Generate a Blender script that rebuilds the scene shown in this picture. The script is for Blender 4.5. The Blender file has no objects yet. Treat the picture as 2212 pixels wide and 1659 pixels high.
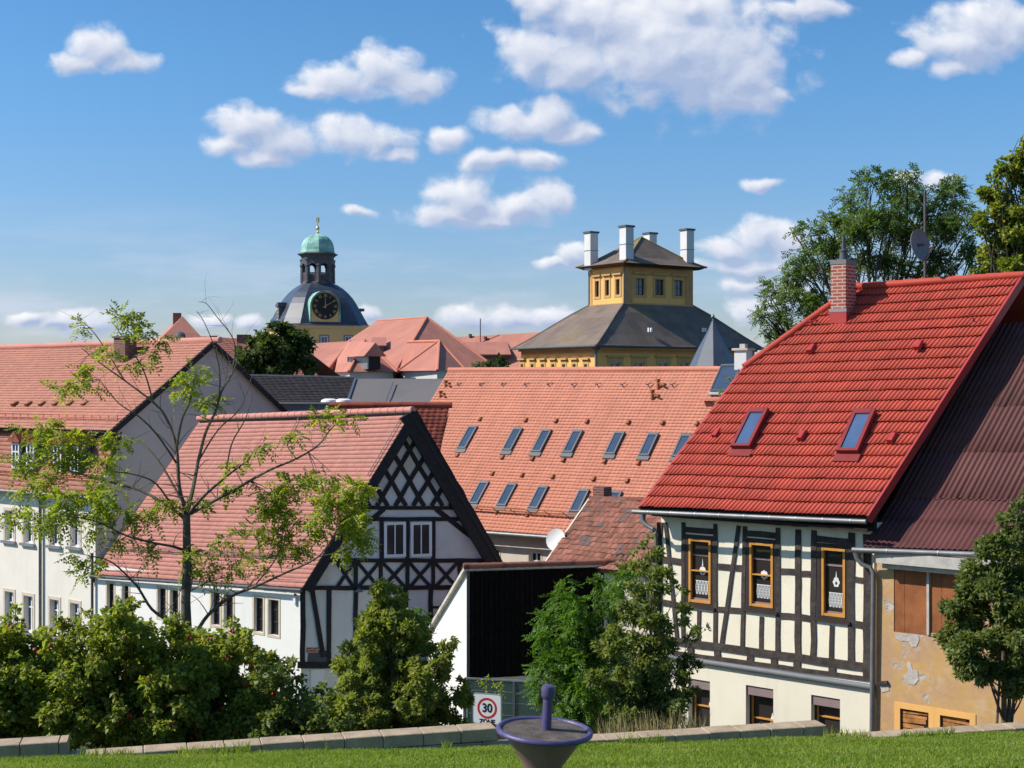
import bpy, bmesh, math, random
import numpy as np
from mathutils import Vector, Matrix

random.seed(7)
RNG = np.random.default_rng(11)
SC = bpy.context.scene
COL = SC.collection
V3 = Vector

# ------------------------------------------------------------------ camera
# camera at the world origin looking along +Y; F, CX, CY: focal length and centre
# of the 2212 px wide measuring grid used to survey the photograph
F, CX, CY = 3000.0, 1106.0, 829.5
cd = bpy.data.cameras.new('camera'); cam = bpy.data.objects.new('camera', cd); COL.objects.link(cam)
cam.location = (0, 0, 0); cam.rotation_euler = (math.radians(90), 0, 0)
cd.sensor_width = 36; cd.lens = 36 * F / 2212; cd.clip_start = 0.1; cd.clip_end = 12000
cd.dof.use_dof = True; cd.dof.focus_distance = 29.0; cd.dof.aperture_fstop = 4.5
SC.camera = cam
SC.cycles.max_bounces = 5; SC.cycles.diffuse_bounces = 3; SC.cycles.glossy_bounces = 3; SC.cycles.transmission_bounces = 4
SC.view_settings.view_transform = 'Standard'; SC.view_settings.look = 'None'
SC.view_settings.exposure = 0.28; SC.view_settings.gamma = 1.0

# ------------------------------------------------------------------ sun
SUN_AZ = math.radians(-93); SUN_EL = math.radians(41)
sdir = V3((math.sin(SUN_AZ) * math.cos(SUN_EL), math.cos(SUN_AZ) * math.cos(SUN_EL), math.sin(SUN_EL)))
sl = bpy.data.lights.new('sun', 'SUN'); sl.energy = 4.7; sl.angle = math.radians(0.53); sl.color = (1, .95, .87)
so = bpy.data.objects.new('sun', sl); COL.objects.link(so)
so.rotation_euler = sdir.to_track_quat('Z', 'Y').to_euler(); so.location = (-60, 5, 60)

# ------------------------------------------------------------------ node helper
def nd(nt, typ, ins=None, **props):
    n = nt.nodes.new(typ)
    for k, v in props.items(): setattr(n, k, v)
    if ins:
        for k, v in ins.items():
            if hasattr(v, 'is_output') or isinstance(v, bpy.types.NodeSocket): nt.links.new(v, n.inputs[k])
            else: n.inputs[k].default_value = v
    return n
def mth(nt, op, a, b=None, c=None, clamp=False):
    ins = {0: a}
    if b is not None: ins[1] = b
    if c is not None: ins[2] = c
    return nd(nt, 'ShaderNodeMath', ins, operation=op, use_clamp=clamp).outputs[0]
def vmt(nt, op, a, b=None):
    ins = {0: a}
    if b is not None: ins[1] = b
    n = nd(nt, 'ShaderNodeVectorMath', ins, operation=op)
    return n.outputs['Value'] if op in ('LENGTH', 'DOT_PRODUCT', 'DISTANCE') else n.outputs['Vector']
def mixc(nt, fac, a, b, blend='MIX'):
    n = nt.nodes.new('ShaderNodeMix'); n.data_type = 'RGBA'; n.blend_type = blend
    for idx, v in ((0, fac), (6, a), (7, b)):
        if isinstance(v, bpy.types.NodeSocket): nt.links.new(v, n.inputs[idx])
        else: n.inputs[idx].default_value = v if idx == 0 else (*v[:3], 1)
    return n.outputs[2]
def mrange(nt, v, a, b, c=0., d=1., smooth=False):
    n = nd(nt, 'ShaderNodeMapRange', {0: v, 1: a, 2: b, 3: c, 4: d})
    if smooth: n.interpolation_type = 'SMOOTHSTEP'
    return n.outputs[0]
def noise(nt, vec, scale, detail=4., rough=.55, col=False):
    n = nd(nt, 'ShaderNodeTexNoise', {'Vector': vec, 'Scale': scale, 'Detail': detail, 'Roughness': rough})
    return n.outputs['Color' if col else 'Fac']

# ------------------------------------------------------------------ world: clear sky with fair-weather cumulus
# each cloud: a few lobes (x, y, rx, ry) given as directions on the survey grid
CLOUDS = [
 (215,100,62,46),(275,135,62,30),(170,135,55,26),
 (730,178,110,38),(830,150,80,52),(870,185,110,46),(672,195,60,22),
 (535,270,85,52),(600,300,95,42),(505,310,70,28),(570,338,80,22),(740,295,85,44),(820,300,75,34),(860,335,50,20),
 (965,300,48,32),(1050,345,80,26),(1110,270,80,40),(1190,250,72,44),(1240,285,56,30),(1160,345,62,30),(1215,290,50,26),
 (1000,420,80,52),(960,460,95,28),(1110,450,120,32),(1190,430,68,44),(1040,470,150,20),
 (1170,12,70,44),(1235,30,75,52),(1300,40,90,60),(1420,70,290,175),(1560,150,165,112),(1480,15,70,44),(1690,208,38,24),(1625,215,90,40),(1160,120,90,62),(1230,150,120,66),
 (1700,22,60,26),(1760,20,80,30),
 (2095,80,120,80),(2060,90,80,56),(2120,45,90,60),(2180,60,80,60),(1975,130,50,22),(2060,150,60,22),
 (1640,400,45,15),(775,460,36,15),(2020,395,52,26),(1960,385,40,22),
 (1560,540,62,30),(1640,515,70,44),(1700,525,60,50),(1600,575,120,20),(1640,670,80,40),(1620,610,70,20),(1240,545,46,32),(1200,565,50,16),
 (180,700,80,34),(110,700,60,16),(460,690,55,18),(530,695,45,18),(1010,690,70,34),(1100,690,90,34),(1190,690,80,28),(790,680,30,20),
 (60,690,60,18),(1700,640,60,30),
]
def build_world():
    w = bpy.data.worlds.new('World'); SC.world = w; w.use_nodes = True
    w.cycles.sampling_method = 'MANUAL'; w.cycles.sample_map_resolution = 256
    nt = w.node_tree; nt.nodes.clear()
    tc = nt.nodes.new('ShaderNodeTexCoord')
    sx = nd(nt, 'ShaderNodeSeparateXYZ', {0: tc.outputs['Generated']})
    yy = mth(nt, 'MAXIMUM', mth(nt, 'ABSOLUTE', sx.outputs[1]), .3)
    pv = nd(nt, 'ShaderNodeCombineXYZ', {0: mth(nt, 'DIVIDE', sx.outputs[0], yy), 1: mth(nt, 'DIVIDE', sx.outputs[2], yy), 2: 0.0}).outputs[0]
    # domain warp, then the distance to the nearest lobe, here and a little way towards the sun
    wn = noise(nt, pv, 26.0, 3.0, .5, col=True)
    wv = vmt(nt, 'MULTIPLY', vmt(nt, 'SUBTRACT', wn, (.5, .5, .5)), (.022, .016, 0))
    p = vmt(nt, 'ADD', pv, wv)
    acc = acc2 = None
    for (x, y, rx, ry) in CLOUDS:
        k = 1.22; ix, iy = F/(rx*k), F/(ry*k)
        d = nd(nt, 'ShaderNodeVectorMath', {0: p, 1: (ix, iy, 0), 2: (-(x-CX)/F*ix, -(CY-y)/F*iy, 0)}, operation='MULTIPLY_ADD').outputs[0]
        e = vmt(nt, 'LENGTH', d); e2 = vmt(nt, 'DISTANCE', d, (.22, -.55, 0))
        if acc is None: acc, acc2 = e, e2
        else:
            acc = nd(nt, 'ShaderNodeMath', {0: acc, 1: e, 2: .16}, operation='SMOOTH_MIN').outputs[0]
            acc2 = nd(nt, 'ShaderNodeMath', {0: acc2, 1: e2, 2: .16}, operation='SMOOTH_MIN').outputs[0]
    base = mth(nt, 'SUBTRACT', 1.0, mth(nt, 'MINIMUM', acc, 2.2))
    def nz(off):
        q = vmt(nt, 'ADD', p, off) if off else p
        return noise(nt, vmt(nt, 'MULTIPLY', q, (52, 62, 1)), 1.0, 8.0, .58)
    n1 = nz(None); n2 = nz((-.0045, .0060, 0))
    def puff(off, sc):
        q = vmt(nt, 'MULTIPLY', vmt(nt, 'ADD', p, off), (sc, sc*1.15, 1))
        return nd(nt, 'ShaderNodeTexVoronoi', {'Vector': q, 'Scale': 1.0, 'Smoothness': .35}, voronoi_dimensions='2D', feature='SMOOTH_F1').outputs['Distance']
    v1 = puff((0, 0, 0), 44.0); v2 = puff((-.0050, .0075, 0), 44.0)
    d0 = mth(nt, 'MULTIPLY_ADD', mth(nt, 'SUBTRACT', n1, .5), .95, base)
    d0 = mth(nt, 'MULTIPLY_ADD', mth(nt, 'SUBTRACT', .42, v1), .38, d0)
    alpha = mrange(nt, d0, .02, .62, smooth=True)
    rel = mth(nt, 'SUBTRACT', acc2, acc)                       # > 0 on the sunny upper left of a lobe
    lit = mth(nt, 'MULTIPLY_ADD', rel, .95, .18)
    lit = mth(nt, 'MULTIPLY_ADD', mth(nt, 'SUBTRACT', n1, n2), .8, lit); lit = mth(nt, 'MULTIPLY_ADD', mth(nt, 'SUBTRACT', v2, v1), .36, lit)
    lit = mth(nt, 'ADD', lit, mrange(nt, d0, .25, 1.25, .20, -.30), clamp=True)
    ccol = mixc(nt, lit, (3.1, 3.8, 5.4), (7.6, 7.6, 7.8))
    ele = sx.outputs[2]
    n3 = noise(nt, vmt(nt, 'MULTIPLY', pv, (6, 30, 1)), 1.0, 5.0, .6)
    cir = mth(nt, 'MULTIPLY', mrange(nt, n3, .42, .72, 0, .8, True), mrange(nt, ele, .13, .02, 0., 1.))
    sky = nd(nt, 'ShaderNodeTexSky', sky_type='NISHITA', sun_disc=False, sun_elevation=SUN_EL, sun_rotation=SUN_AZ % (2*math.pi),
             air_density=1.0, dust_density=.6, ozone_density=1.6, altitude=200)
    tint = mixc(nt, 1.0, sky.outputs[0], mixc(nt, mrange(nt, sx.outputs[2], .0, .24, 0, 1, True), (.86, .90, 1.12), (.86, 1.12, 1.34)), 'MULTIPLY')
    hs = nd(nt, 'ShaderNodeHueSaturation', {'Saturation': 1.12, 'Value': .82, 'Color': tint})
    c = mixc(nt, cir, hs.outputs[0], (5.2, 5.6, 6.8))
    c = mixc(nt, mth(nt, 'MULTIPLY', alpha, .96), c, ccol)
    bg = nd(nt, 'ShaderNodeBackground', {'Color': c, 'Strength': .11})
    out = nt.nodes.new('ShaderNodeOutputWorld'); nt.links.new(bg.outputs[0], out.inputs[0])
build_world()

# ------------------------------------------------------------------ materials
MATS = {}
def newmat(name):
    m = bpy.data.materials.new(name); m.use_nodes = True; nt = m.node_tree; nt.nodes.clear()
    out = nt.nodes.new('ShaderNodeOutputMaterial'); b = nt.nodes.new('ShaderNodeBsdfPrincipled')
    nt.links.new(b.outputs[0], out.inputs[0]); MATS[name] = m
    return m, nt, b, out
def mat(name, col, rough=.8, var=.15, scale=3.0, bump=.0, bscale=40., spec=.3, metal=0., dirt=None, dscale=.7, col2=None, streak=None):
    m, nt, b, out = newmat(name)
    tc = nt.nodes.new('ShaderNodeTexCoord'); o = tc.outputs['Object']
    n = noise(nt, o, scale, 6, .6)
    lo = tuple(c * (1 - var) for c in col); hi = tuple(min(1, c * (1 + var)) for c in (col2 or col))
    c = mixc(nt, mrange(nt, n, .3, .7), lo, hi)
    if dirt:
        dn = noise(nt, vmt(nt, 'MULTIPLY', o, (1, 1, .35)), dscale, 8, .65)
        c = mixc(nt, mrange(nt, dn, .52, .74, 0, .75), c, dirt)
    if streak:
        sn = noise(nt, vmt(nt, 'MULTIPLY', o, (2.6, 2.6, .16)), 1.0, 7, .7)
        c = mixc(nt, mrange(nt, sn, .54, .76, 0, .45), c, streak)
    nt.links.new(c, b.inputs['Base Color'])
    b.inputs['Roughness'].default_value = rough; b.inputs['Metallic'].default_value = metal
    b.inputs['Specular IOR Level'].default_value = spec
    if bump:
        bn = noise(nt, o, bscale, 5, .6)
        bp = nd(nt, 'ShaderNodeBump', {'Height': bn, 'Strength': bump, 'Distance': .02}); nt.links.new(bp.outputs[0], b.inputs['Normal'])
    return m
def tilemat(name, col, var=.16, rough=.75, stain=(.1, .06, .05), stain_amt=.25, spec=.25, joint=0.0, odd=None, oddp=.9, jdark=.45):
    m, nt, b, out = newmat(name)
    uv = nt.nodes.new('ShaderNodeUVMap').outputs[0]
    s = nd(nt, 'ShaderNodeSeparateXYZ', {0: uv})
    fy = mth(nt, 'FLOOR', s.outputs[1])
    off = mth(nt, 'MULTIPLY', mth(nt, 'MODULO', fy, 2.0), .5) if joint else None
    xx = mth(nt, 'ADD', s.outputs[0], off) if joint else s.outputs[0]
    cell = nd(nt, 'ShaderNodeCombineXYZ', {0: mth(nt, 'FLOOR', xx), 1: fy, 2: 0.}).outputs[0]
    wn = nd(nt, 'ShaderNodeTexWhiteNoise', {'Vector': cell}, noise_dimensions='2D')
    c = mixc(nt, wn.outputs['Value'], tuple(k * (1 - var) for k in col), tuple(min(1, k * (1 + var)) for k in col))
    if odd:
        w2 = nd(nt, 'ShaderNodeTexWhiteNoise', {'Vector': vmt(nt, 'ADD', cell, (17.3, 5.1, 0))}, noise_dimensions='2D')
        c = mixc(nt, mrange(nt, w2.outputs['Value'], oddp, oddp + .02), c, odd)
    tc = nt.nodes.new('ShaderNodeTexCoord')
    n = noise(nt, tc.outputs['Object'], .8, 8, .65)
    c = mixc(nt, mrange(nt, n, .5, .8, 0, stain_amt), c, stain)
    n4 = noise(nt, tc.outputs['Object'], .25, 3, .5)
    c = mixc(nt, 1.0, c, mixc(nt, n4, (.90, .90, .91), (1.07, 1.06, 1.05)), 'MULTIPLY')
    sk = noise(nt, vmt(nt, 'MULTIPLY', uv, (.55, .035, 1)), 1.0, 6, .65)
    c = mixc(nt, 1.0, c, mixc(nt, mrange(nt, sk, .3, .7), (.86, .84, .83), (1.08, 1.06, 1.05)), 'MULTIPLY')
    if joint:
        fr = mth(nt, 'FRACT', xx)
        e = mth(nt, 'MINIMUM', fr, mth(nt, 'SUBTRACT', 1.0, fr))
        c = mixc(nt, mrange(nt, e, 0.0, joint, jdark, 0.0), c, tuple(k * .35 for k in col))
    nt.links.new(c, b.inputs['Base Color'])
    b.inputs['Roughness'].default_value = rough; b.inputs['Specular IOR Level'].default_value = spec
    bn = noise(nt, tc.outputs['Object'], 30, 4, .6)
    bp = nd(nt, 'ShaderNodeBump', {'Height': bn, 'Strength': .25, 'Distance': .02}); nt.links.new(bp.outputs[0], b.inputs['Normal'])
    return m
def brickmat(name, c1, c2, mortar, bw=.24, bh=.075, ms=.012):
    m, nt, b, out = newmat(name)
    uv = nt.nodes.new('ShaderNodeUVMap').outputs[0]
    br = nd(nt, 'ShaderNodeTexBrick', {'Vector': uv, 'Color1': (*c1, 1), 'Color2': (*c2, 1), 'Mortar': (*mortar, 1), 'Scale': 1.0,
            'Mortar Size': ms, 'Brick Width': bw, 'Row Height': bh, 'Bias': 0.})
    n = noise(nt, uv, 9, 5)
    nt.links.new(mixc(nt, .35, br.outputs['Color'], mixc(nt, n, (.15, .05, .04), (.7, .5, .4)), 'OVERLAY'), b.inputs['Base Color'])
    b.inputs['Roughness'].default_value = .85
    bp = nd(nt, 'ShaderNodeBump', {'Height': br.outputs['Fac'], 'Strength': -.4, 'Distance': .01}); nt.links.new(bp.outputs[0], b.inputs['Normal'])
    return m
def leafmat(name, cols, trans=.35, yellow=None, yp=.9, clump=1.2, rough=.5):
    m, nt, b, out = newmat(name)
    ge = nt.nodes.new('ShaderNodeNewGeometry'); tc = nt.nodes.new('ShaderNodeTexCoord')
    r = ge.outputs['Random Per Island']
    n = noise(nt, tc.outputs['Object'], clump, 3, .5)
    f = mth(nt, 'ADD', mth(nt, 'MULTIPLY', r, .6), mth(nt, 'MULTIPLY', mrange(nt, n, .3, .7), .4), clamp=True)
    c = mixc(nt, f, cols[0], cols[1])
    if yellow:
        r2 = mth(nt, 'FRACT', mth(nt, 'MULTIPLY', r, 37.7))
        r2 = mth(nt, 'ADD', r2, mrange(nt, n, .45, .75, -.04, .09))
        c = mixc(nt, mrange(nt, r2, yp, yp + .04), c, yellow)
    nt.links.new(c, b.inputs['Base Color']); b.inputs['Roughness'].default_value = rough
    b.inputs['Specular IOR Level'].default_value = .35
    tr = nd(nt, 'ShaderNodeBsdfTranslucent', {'Color': mixc(nt, 1.0, c, (1.5, 1.6, .55), 'MULTIPLY')})
    mx = nd(nt, 'ShaderNodeMixShader', {0: trans, 1: b.outputs[0], 2: tr.outputs[0]}); nt.links.new(mx.outputs[0], out.inputs[0])
    return m
def glassmat(name, col, rough=.06, spec=.8, ior=1.5, metal=0.):
    m, nt, b, out = newmat(name)
    tc = nt.nodes.new('ShaderNodeTexCoord')
    n = noise(nt, tc.outputs['Object'], 1.3, 3)
    nt.links.new(mixc(nt, n, tuple(c * .6 for c in col), tuple(c * 1.4 for c in col)), b.inputs['Base Color'])
    b.inputs['Roughness'].default_value = rough; b.inputs['Specular IOR Level'].default_value = spec
    b.inputs['IOR'].default_value = ior; b.inputs['Metallic'].default_value = metal
    return m

tilemat('red_tile', (.46, .065, .038), .11, .6, (.28, .05, .035), .25, .25)
tilemat('pink_tile', (.60, .265, .21), .07, .8, (.44, .17, .13), .35)
tilemat('orange_tile', (.60, .24, .155), .045, .75, (.46, .17, .11), .3)
tilemat('left_tile', (.46, .20, .14), .07, .8, (.42, .15, .10), .25)
tilemat('orange_tile_far', (.60, .225, .145), .07, .8, (.45, .17, .12), .3)
tilemat('abbey_tile', (.47, .20, .145), .06, .8, (.40, .16, .12), .3)
tilemat('dark_red_tile', (.30, .075, .045), .25, .8, (.12, .05, .04), .3, joint=.14)
tilemat('old_tile', (.27, .115, .08), .30, .9, (.13, .085, .07), .6, joint=.10, odd=(.15, .11, .10), oddp=.93, jdark=.7)
tilemat('slate_tile', (.185, .142, .112), .16, .85, (.22, .17, .07), .0)
tilemat('charcoal_tile', (.055, .05, .052), .12, .7, (.09, .08, .07), .3)
mat('grey_felt', (.16, .145, .14), .85, .06, .8, .1)
mat('brown_sheet', (.125, .048, .043), .65, .18, 1.5, .1, 60, .2, dirt=(.08, .04, .036), dscale=1.2)
mat('slate_blue', (.085, .10, .125), .45, .12, 3, .1, spec=.5)
mat('dome_slate', (.055, .062, .082), .36, .25, 1.6, .08, 12, spec=.6)
mat('copper_green', (.20, .42, .34), .6, .35, .9, .1, 6, col2=(.34, .60, .50), dirt=(.07, .16, .13), dscale=.6)
mat('gold', (.75, .52, .18), .35, .1, metal=.9)
mat('gold_paint', (.42, .31, .12), .5, .1)
mat('white_plaster', (.83, .795, .73), .9, .05, .7, .15, 30, dirt=(.62, .59, .54), dscale=.5, streak=(.60, .57, .51))
mat('warm_plaster', (.80, .735, .64), .9, .05, .7, .15, 30, dirt=(.64, .58, .50), dscale=.5, streak=(.62, .55, .46))
mat('cream_plaster', (.80, .73, .57), .9, .05, .9, .15, 30, dirt=(.66, .60, .48), dscale=.6, streak=(.62, .56, .44))
mat('panel_plaster', (.85, .765, .585), .9, .05, 1.2, .25, 25, dirt=(.66, .61, .49), dscale=1.3)
mat('gable_plaster', (.68, .655, .62), .9, .06, 1.2, .2, 20, dirt=(.50, .48, .47), dscale=.8, streak=(.48, .46, .45))
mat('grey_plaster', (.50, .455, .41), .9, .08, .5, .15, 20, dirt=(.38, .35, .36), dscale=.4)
mat('yellow_plaster', (.86, .46, .14), .9, .08, .35, .1, 10, dirt=(.52, .36, .17), dscale=.25, streak=(.58, .35, .15))
mat('yellow_quoin', (.54, .29, .12), .9, .14, .8, .1, 10)
mat('yellow_trim', (.54, .33, .13), .85, .1, 1.2)
mat('tower_yellow', (.68, .44, .19), .9, .08, .4)
mat('abbey_plaster', (.60, .57, .52), .9, .08, .5)
mat('house_beige', (.66, .58, .48), .9, .06, .6, streak=(.46, .40, .33))
mat('sandstone', (.62, .50, .34), .9, .1, 4, .2)
mat('sandstone_pale', (.62, .53, .43), .9, .08, 3, .1)
mat('timber_black', (.022, .020, .022), .75, .35, 9, .4, 25)
mat('timber_brown', (.062, .048, .041), .8, .45, 7, .6, 30, dirt=(.035, .028, .026), dscale=3)
mat('frame_brown', (.045, .03, .025), .6, .2, 6)
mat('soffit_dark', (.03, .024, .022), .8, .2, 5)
mat('orange_wood', (.60, .28, .055), .5, .12, 6, .1)
mat('white_paint', (.80, .80, .80), .5, .04, 3)
mat('chimney_white', (.66, .65, .63), .85, .06, .6, dirt=(.58, .56, .53), dscale=.5, streak=(.48, .46, .43))
mat('lead_dark', (.085, .09, .10), .6, .15, 2)
mat('metal_grey', (.30, .31, .32), .45, .12, 3, spec=.5, metal=.5)
mat('frame_grey', (.12, .125, .13), .5, .1, 3)
mat('gutter_zinc', (.20, .20, .20), .5, .2, 4, spec=.5, metal=.4)
mat('cornice_grey', (.17, .175, .18), .6, .1, 3)
mat('steel_mast', (.12, .085, .085), .6, .3, 8)
mat('dish_grey', (.20, .20, .205), .6, .15, 3)
mat('dish_white', (.75, .73, .70), .5, .05, 3)
mat('red_metal', (.40, .045, .04), .45, .12, 3, spec=.4)
mat('red_frame', (.22, .028, .028), .45, .12, 3)
mat('rust_board', (.30, .105, .035), .75, .32, 2.2, .3, 30, dirt=(.17, .055, .022), dscale=1.6)
mat('broken_board', (.40, .17, .05), .8, .6, 5, .4, 12, dirt=(.05, .025, .015), dscale=4)
mat('shutter_mauve', (.26, .19, .18), .6, .08, 5)
mat('weathered_wood', (.50, .46, .40), .85, .2, 4, .3)
mat('black_boards', (.006, .0045, .0045), .9, .3, 4, .3, spec=.08)
mat('bare_masonry', (.50, .44, .39), .95, .22, 7, .6, 14, dirt=(.34, .27, .22), dscale=4)
mat('rubber_dark', (.10, .08, .065), .85, .45, 12, .4, 60, dirt=(.42, .32, .20), dscale=2.2)
mat('violet_paint', (.085, .066, .165), .40, .22, 9, .1, 60, .45, dirt=(.13, .115, .17), dscale=9)
mat('mauve_paint', (.215, .125, .125), .42, .18, 5, .15, 40, .45, dirt=(.13, .10, .075), dscale=5)
mat('bark', (.13, .105, .075), .9, .35, 9, .5, 40, dirt=(.22, .23, .14), dscale=4)
mat('bark_dark', (.055, .045, .035), .9, .3, 6, .4)
mat('stone_block', (.42, .32, .215), .92, .2, 5, .5, 60, dirt=(.26, .195, .125), dscale=3.)
mat('sign_white', (.78, .78, .76), .4, .03, 4)
mat('sign_red', (.50, .035, .04), .4, .05, 4)
mat('sign_black', (.02, .02, .022), .5, .1, 4)
mat('sign_edge', (.36, .40, .42), .4, .1, 4, metal=.5)
mat('lace', (.70, .70, .68), .9, .05, 8)
mat('hip_red', (.45, .02, .02), .35, .2, 8)
mat('old_lichen', (.32, .23, .05), .9, .3, 3)
mat('earth', (.075, .055, .035), .95, .3, 2, .5, 20)
mat('asphalt', (.055, .055, .057), .9, .15, 3, .3, 60)
mat('ground', (.06, .06, .03), .95, .3, .3, .3, 4, col2=(.05, .08, .025))
mat('lawn_soil', (.055, .085, .018), .95, .3, 2.5, .5, 30, col2=(.07, .12, .02))
brickmat('brick', (.40, .10, .065), (.30, .075, .05), (.50, .44, .38))
brickmat('brick_dark', (.20, .07, .05), (.14, .05, .04), (.25, .2, .17))
glassmat('pane_dark', (.03, .035, .042), .10, .35)
glassmat('pane_curtain', (.035, .028, .026), .14, .35)
glassmat('pane_blue', (.05, .075, .12), .07, .6)
glassmat('skylight_glass', (.06, .09, .15), .10, .7, 1.7)
glassmat('sky_mirror', (.32, .42, .55), .05, .8, 1.7, .8)
glassmat('glass_panel', (.06, .10, .09), .12, .5)
def see_through():
    m = MATS['glass_panel']; nt = m.node_tree; b = [n for n in nt.nodes if n.type == 'BSDF_PRINCIPLED'][0]; out = [n for n in nt.nodes if n.type == 'OUTPUT_MATERIAL'][0]
    tr = nd(nt, 'ShaderNodeBsdfTransparent', {'Color': (.62, .74, .70, 1)}); mx = nd(nt, 'ShaderNodeMixShader', {0: .5, 1: b.outputs[0], 2: tr.outputs[0]}); nt.links.new(mx.outputs[0], out.inputs[0])
see_through()
leafmat('robinia_leaf', ((.15, .215, .018), (.33, .375, .034)), .5, (.55, .43, .03), .88)
leafmat('rose_leaf', ((.115, .165, .027), (.36, .385, .06)), .48, (.26, .17, .045), .92, 1.6)
leafmat('shrub_leaf', ((.12, .17, .034), (.36, .38, .085)), .48, (.40, .22, .04), .965)
leafmat('dark_shrub_leaf', ((.09, .13, .032), (.25, .28, .07)), .42, (.22, .16, .04), .98)
leafmat('glossy_leaf', ((.07, .105, .03), (.20, .23, .058)), .38, (.22, .18, .04), .98)
leafmat('bright_leaf', ((.055, .125, .014), (.15, .27, .025)), .42)
leafmat('far_robinia_leaf', ((.068, .12, .030), (.155, .22, .048)), .44, (.17, .15, .03), .955)
leafmat('yellowing_leaf', ((.09, .14, .02), (.22, .25, .035)), .45, (.46, .40, .045), .86)
leafmat('distant_leaf', ((.036, .066, .017), (.10, .135, .028)), .3, (.18, .17, .04), .93, .5)
leafmat('grass', ((.12, .19, .018), (.33, .40, .055)), .4, (.42, .37, .18), .94, .9, .6)

def slate_extra():
    # lichen near the hip, streaks and pale spots on the old roof of the pavilion
    m = MATS['slate_tile']; nt = m.node_tree; b = [n for n in nt.nodes if n.type == 'BSDF_PRINCIPLED'][0]
    lk = b.inputs['Base Color'].links[0].from_socket
    o = nt.nodes.new('ShaderNodeTexCoord').outputs['Object']
    n = noise(nt, o, .22, 7, .7)
    c = mixc(nt, mrange(nt, n, .56, .72, 0, .7), lk, (.21, .16, .06))
    n2 = noise(nt, o, 1.1, 9, .75)
    c = mixc(nt, mrange(nt, n2, .5, .75, 0, .6), c, (.22, .205, .195))
    nt.links.new(c, b.inputs['Base Color'])
slate_extra()
def peeling():
    m, nt, b, out = newmat('peeling_ochre')
    o = nt.nodes.new('ShaderNodeTexCoord').outputs['Object']
    n1 = noise(nt, o, 1.1, 9, .68); n2 = noise(nt, vmt(nt, 'ADD', o, (9, 3, 5)), .9, 10, .72); n3 = noise(nt, o, 4.5, 6, .6)
    c = mixc(nt, mrange(nt, n3, .3, .7), (.52, .31, .115), (.60, .37, .15))
    c = mixc(nt, mrange(nt, n1, .43, .58, 0, .9), c, (.46, .275, .16)); n5 = noise(nt, vmt(nt, 'ADD', o, (2, 7, 1)), 2.2, 8, .7); c = mixc(nt, mrange(nt, n5, .55, .66, 0, .6), c, (.60, .42, .27))
    c = mixc(nt, mrange(nt, n2, .565, .60), c, (.56, .48, .40))
    c = mixc(nt, mrange(nt, n2, .645, .665), c, (.47, .42, .39))
    nt.links.new(c, b.inputs['Base Color']); b.inputs['Roughness'].default_value = .92
    h = mth(nt, 'ADD', mth(nt, 'MULTIPLY', mrange(nt, n2, .585, .615, 1, 0), 1.0), mth(nt, 'MULTIPLY', n3, .4))
    bp = nd(nt, 'ShaderNodeBump', {'Height': h, 'Strength': .6, 'Distance': .03}); nt.links.new(bp.outputs[0], b.inputs['Normal'])
peeling()

# ------------------------------------------------------------------ object helpers
BASE = {}
def thing(name, label, cat, base=(0, 0, 0), group=None):
    o = bpy.data.objects.new(name, None); COL.objects.link(o); o.location = base; o.empty_display_size = .3
    o['label'] = label; o['category'] = cat
    if group: o['group'] = group
    BASE[o] = V3(base); return o
def tag(o, label, cat, group=None):
    o['label'] = label; o['category'] = cat
    if group: o['group'] = group
    return o
def link(name, me, m, parent=None, base=None, smooth=False):
    o = bpy.data.objects.new(name, me); COL.objects.link(o)
    if m: me.materials.append(MATS[m])
    if parent is not None:
        o.parent = parent; BASE[o] = BASE[parent]
    else:
        BASE[o] = V3(base or (0, 0, 0)); o.location = BASE[o]
    if smooth: me.polygons.foreach_set('use_smooth', np.ones(len(me.polygons), dtype=bool))
    return o
def auto_uv(me):
    uvl = me.uv_layers.new(name='UVMap')
    nl = len(me.loops); vi = np.empty(nl, dtype=np.int32); me.loops.foreach_get('vertex_index', vi)
    co = np.empty(len(me.vertices) * 3); me.vertices.foreach_get('co', co); co = co.reshape(-1, 3)
    npoly = len(me.polygons); nn = np.empty(npoly * 3); me.polygons.foreach_get('normal', nn); nn = nn.reshape(-1, 3)
    lt = np.empty(npoly, dtype=np.int32); me.polygons.foreach_get('loop_total', lt)
    pn = np.repeat(nn, lt, axis=0)
    tu = np.stack([-pn[:, 1], pn[:, 0], np.zeros(nl)], 1); ln = np.linalg.norm(tu, axis=1)
    flat = ln < .2; tu[flat] = (1, 0, 0); ln[flat] = 1; tu /= ln[:, None]
    tv = np.cross(pn, tu); p = co[vi]
    uv = np.stack([(p * tu).sum(1), (p * tv).sum(1)], 1)
    uvl.data.foreach_set('uv', uv.ravel().astype(np.float32))
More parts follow.
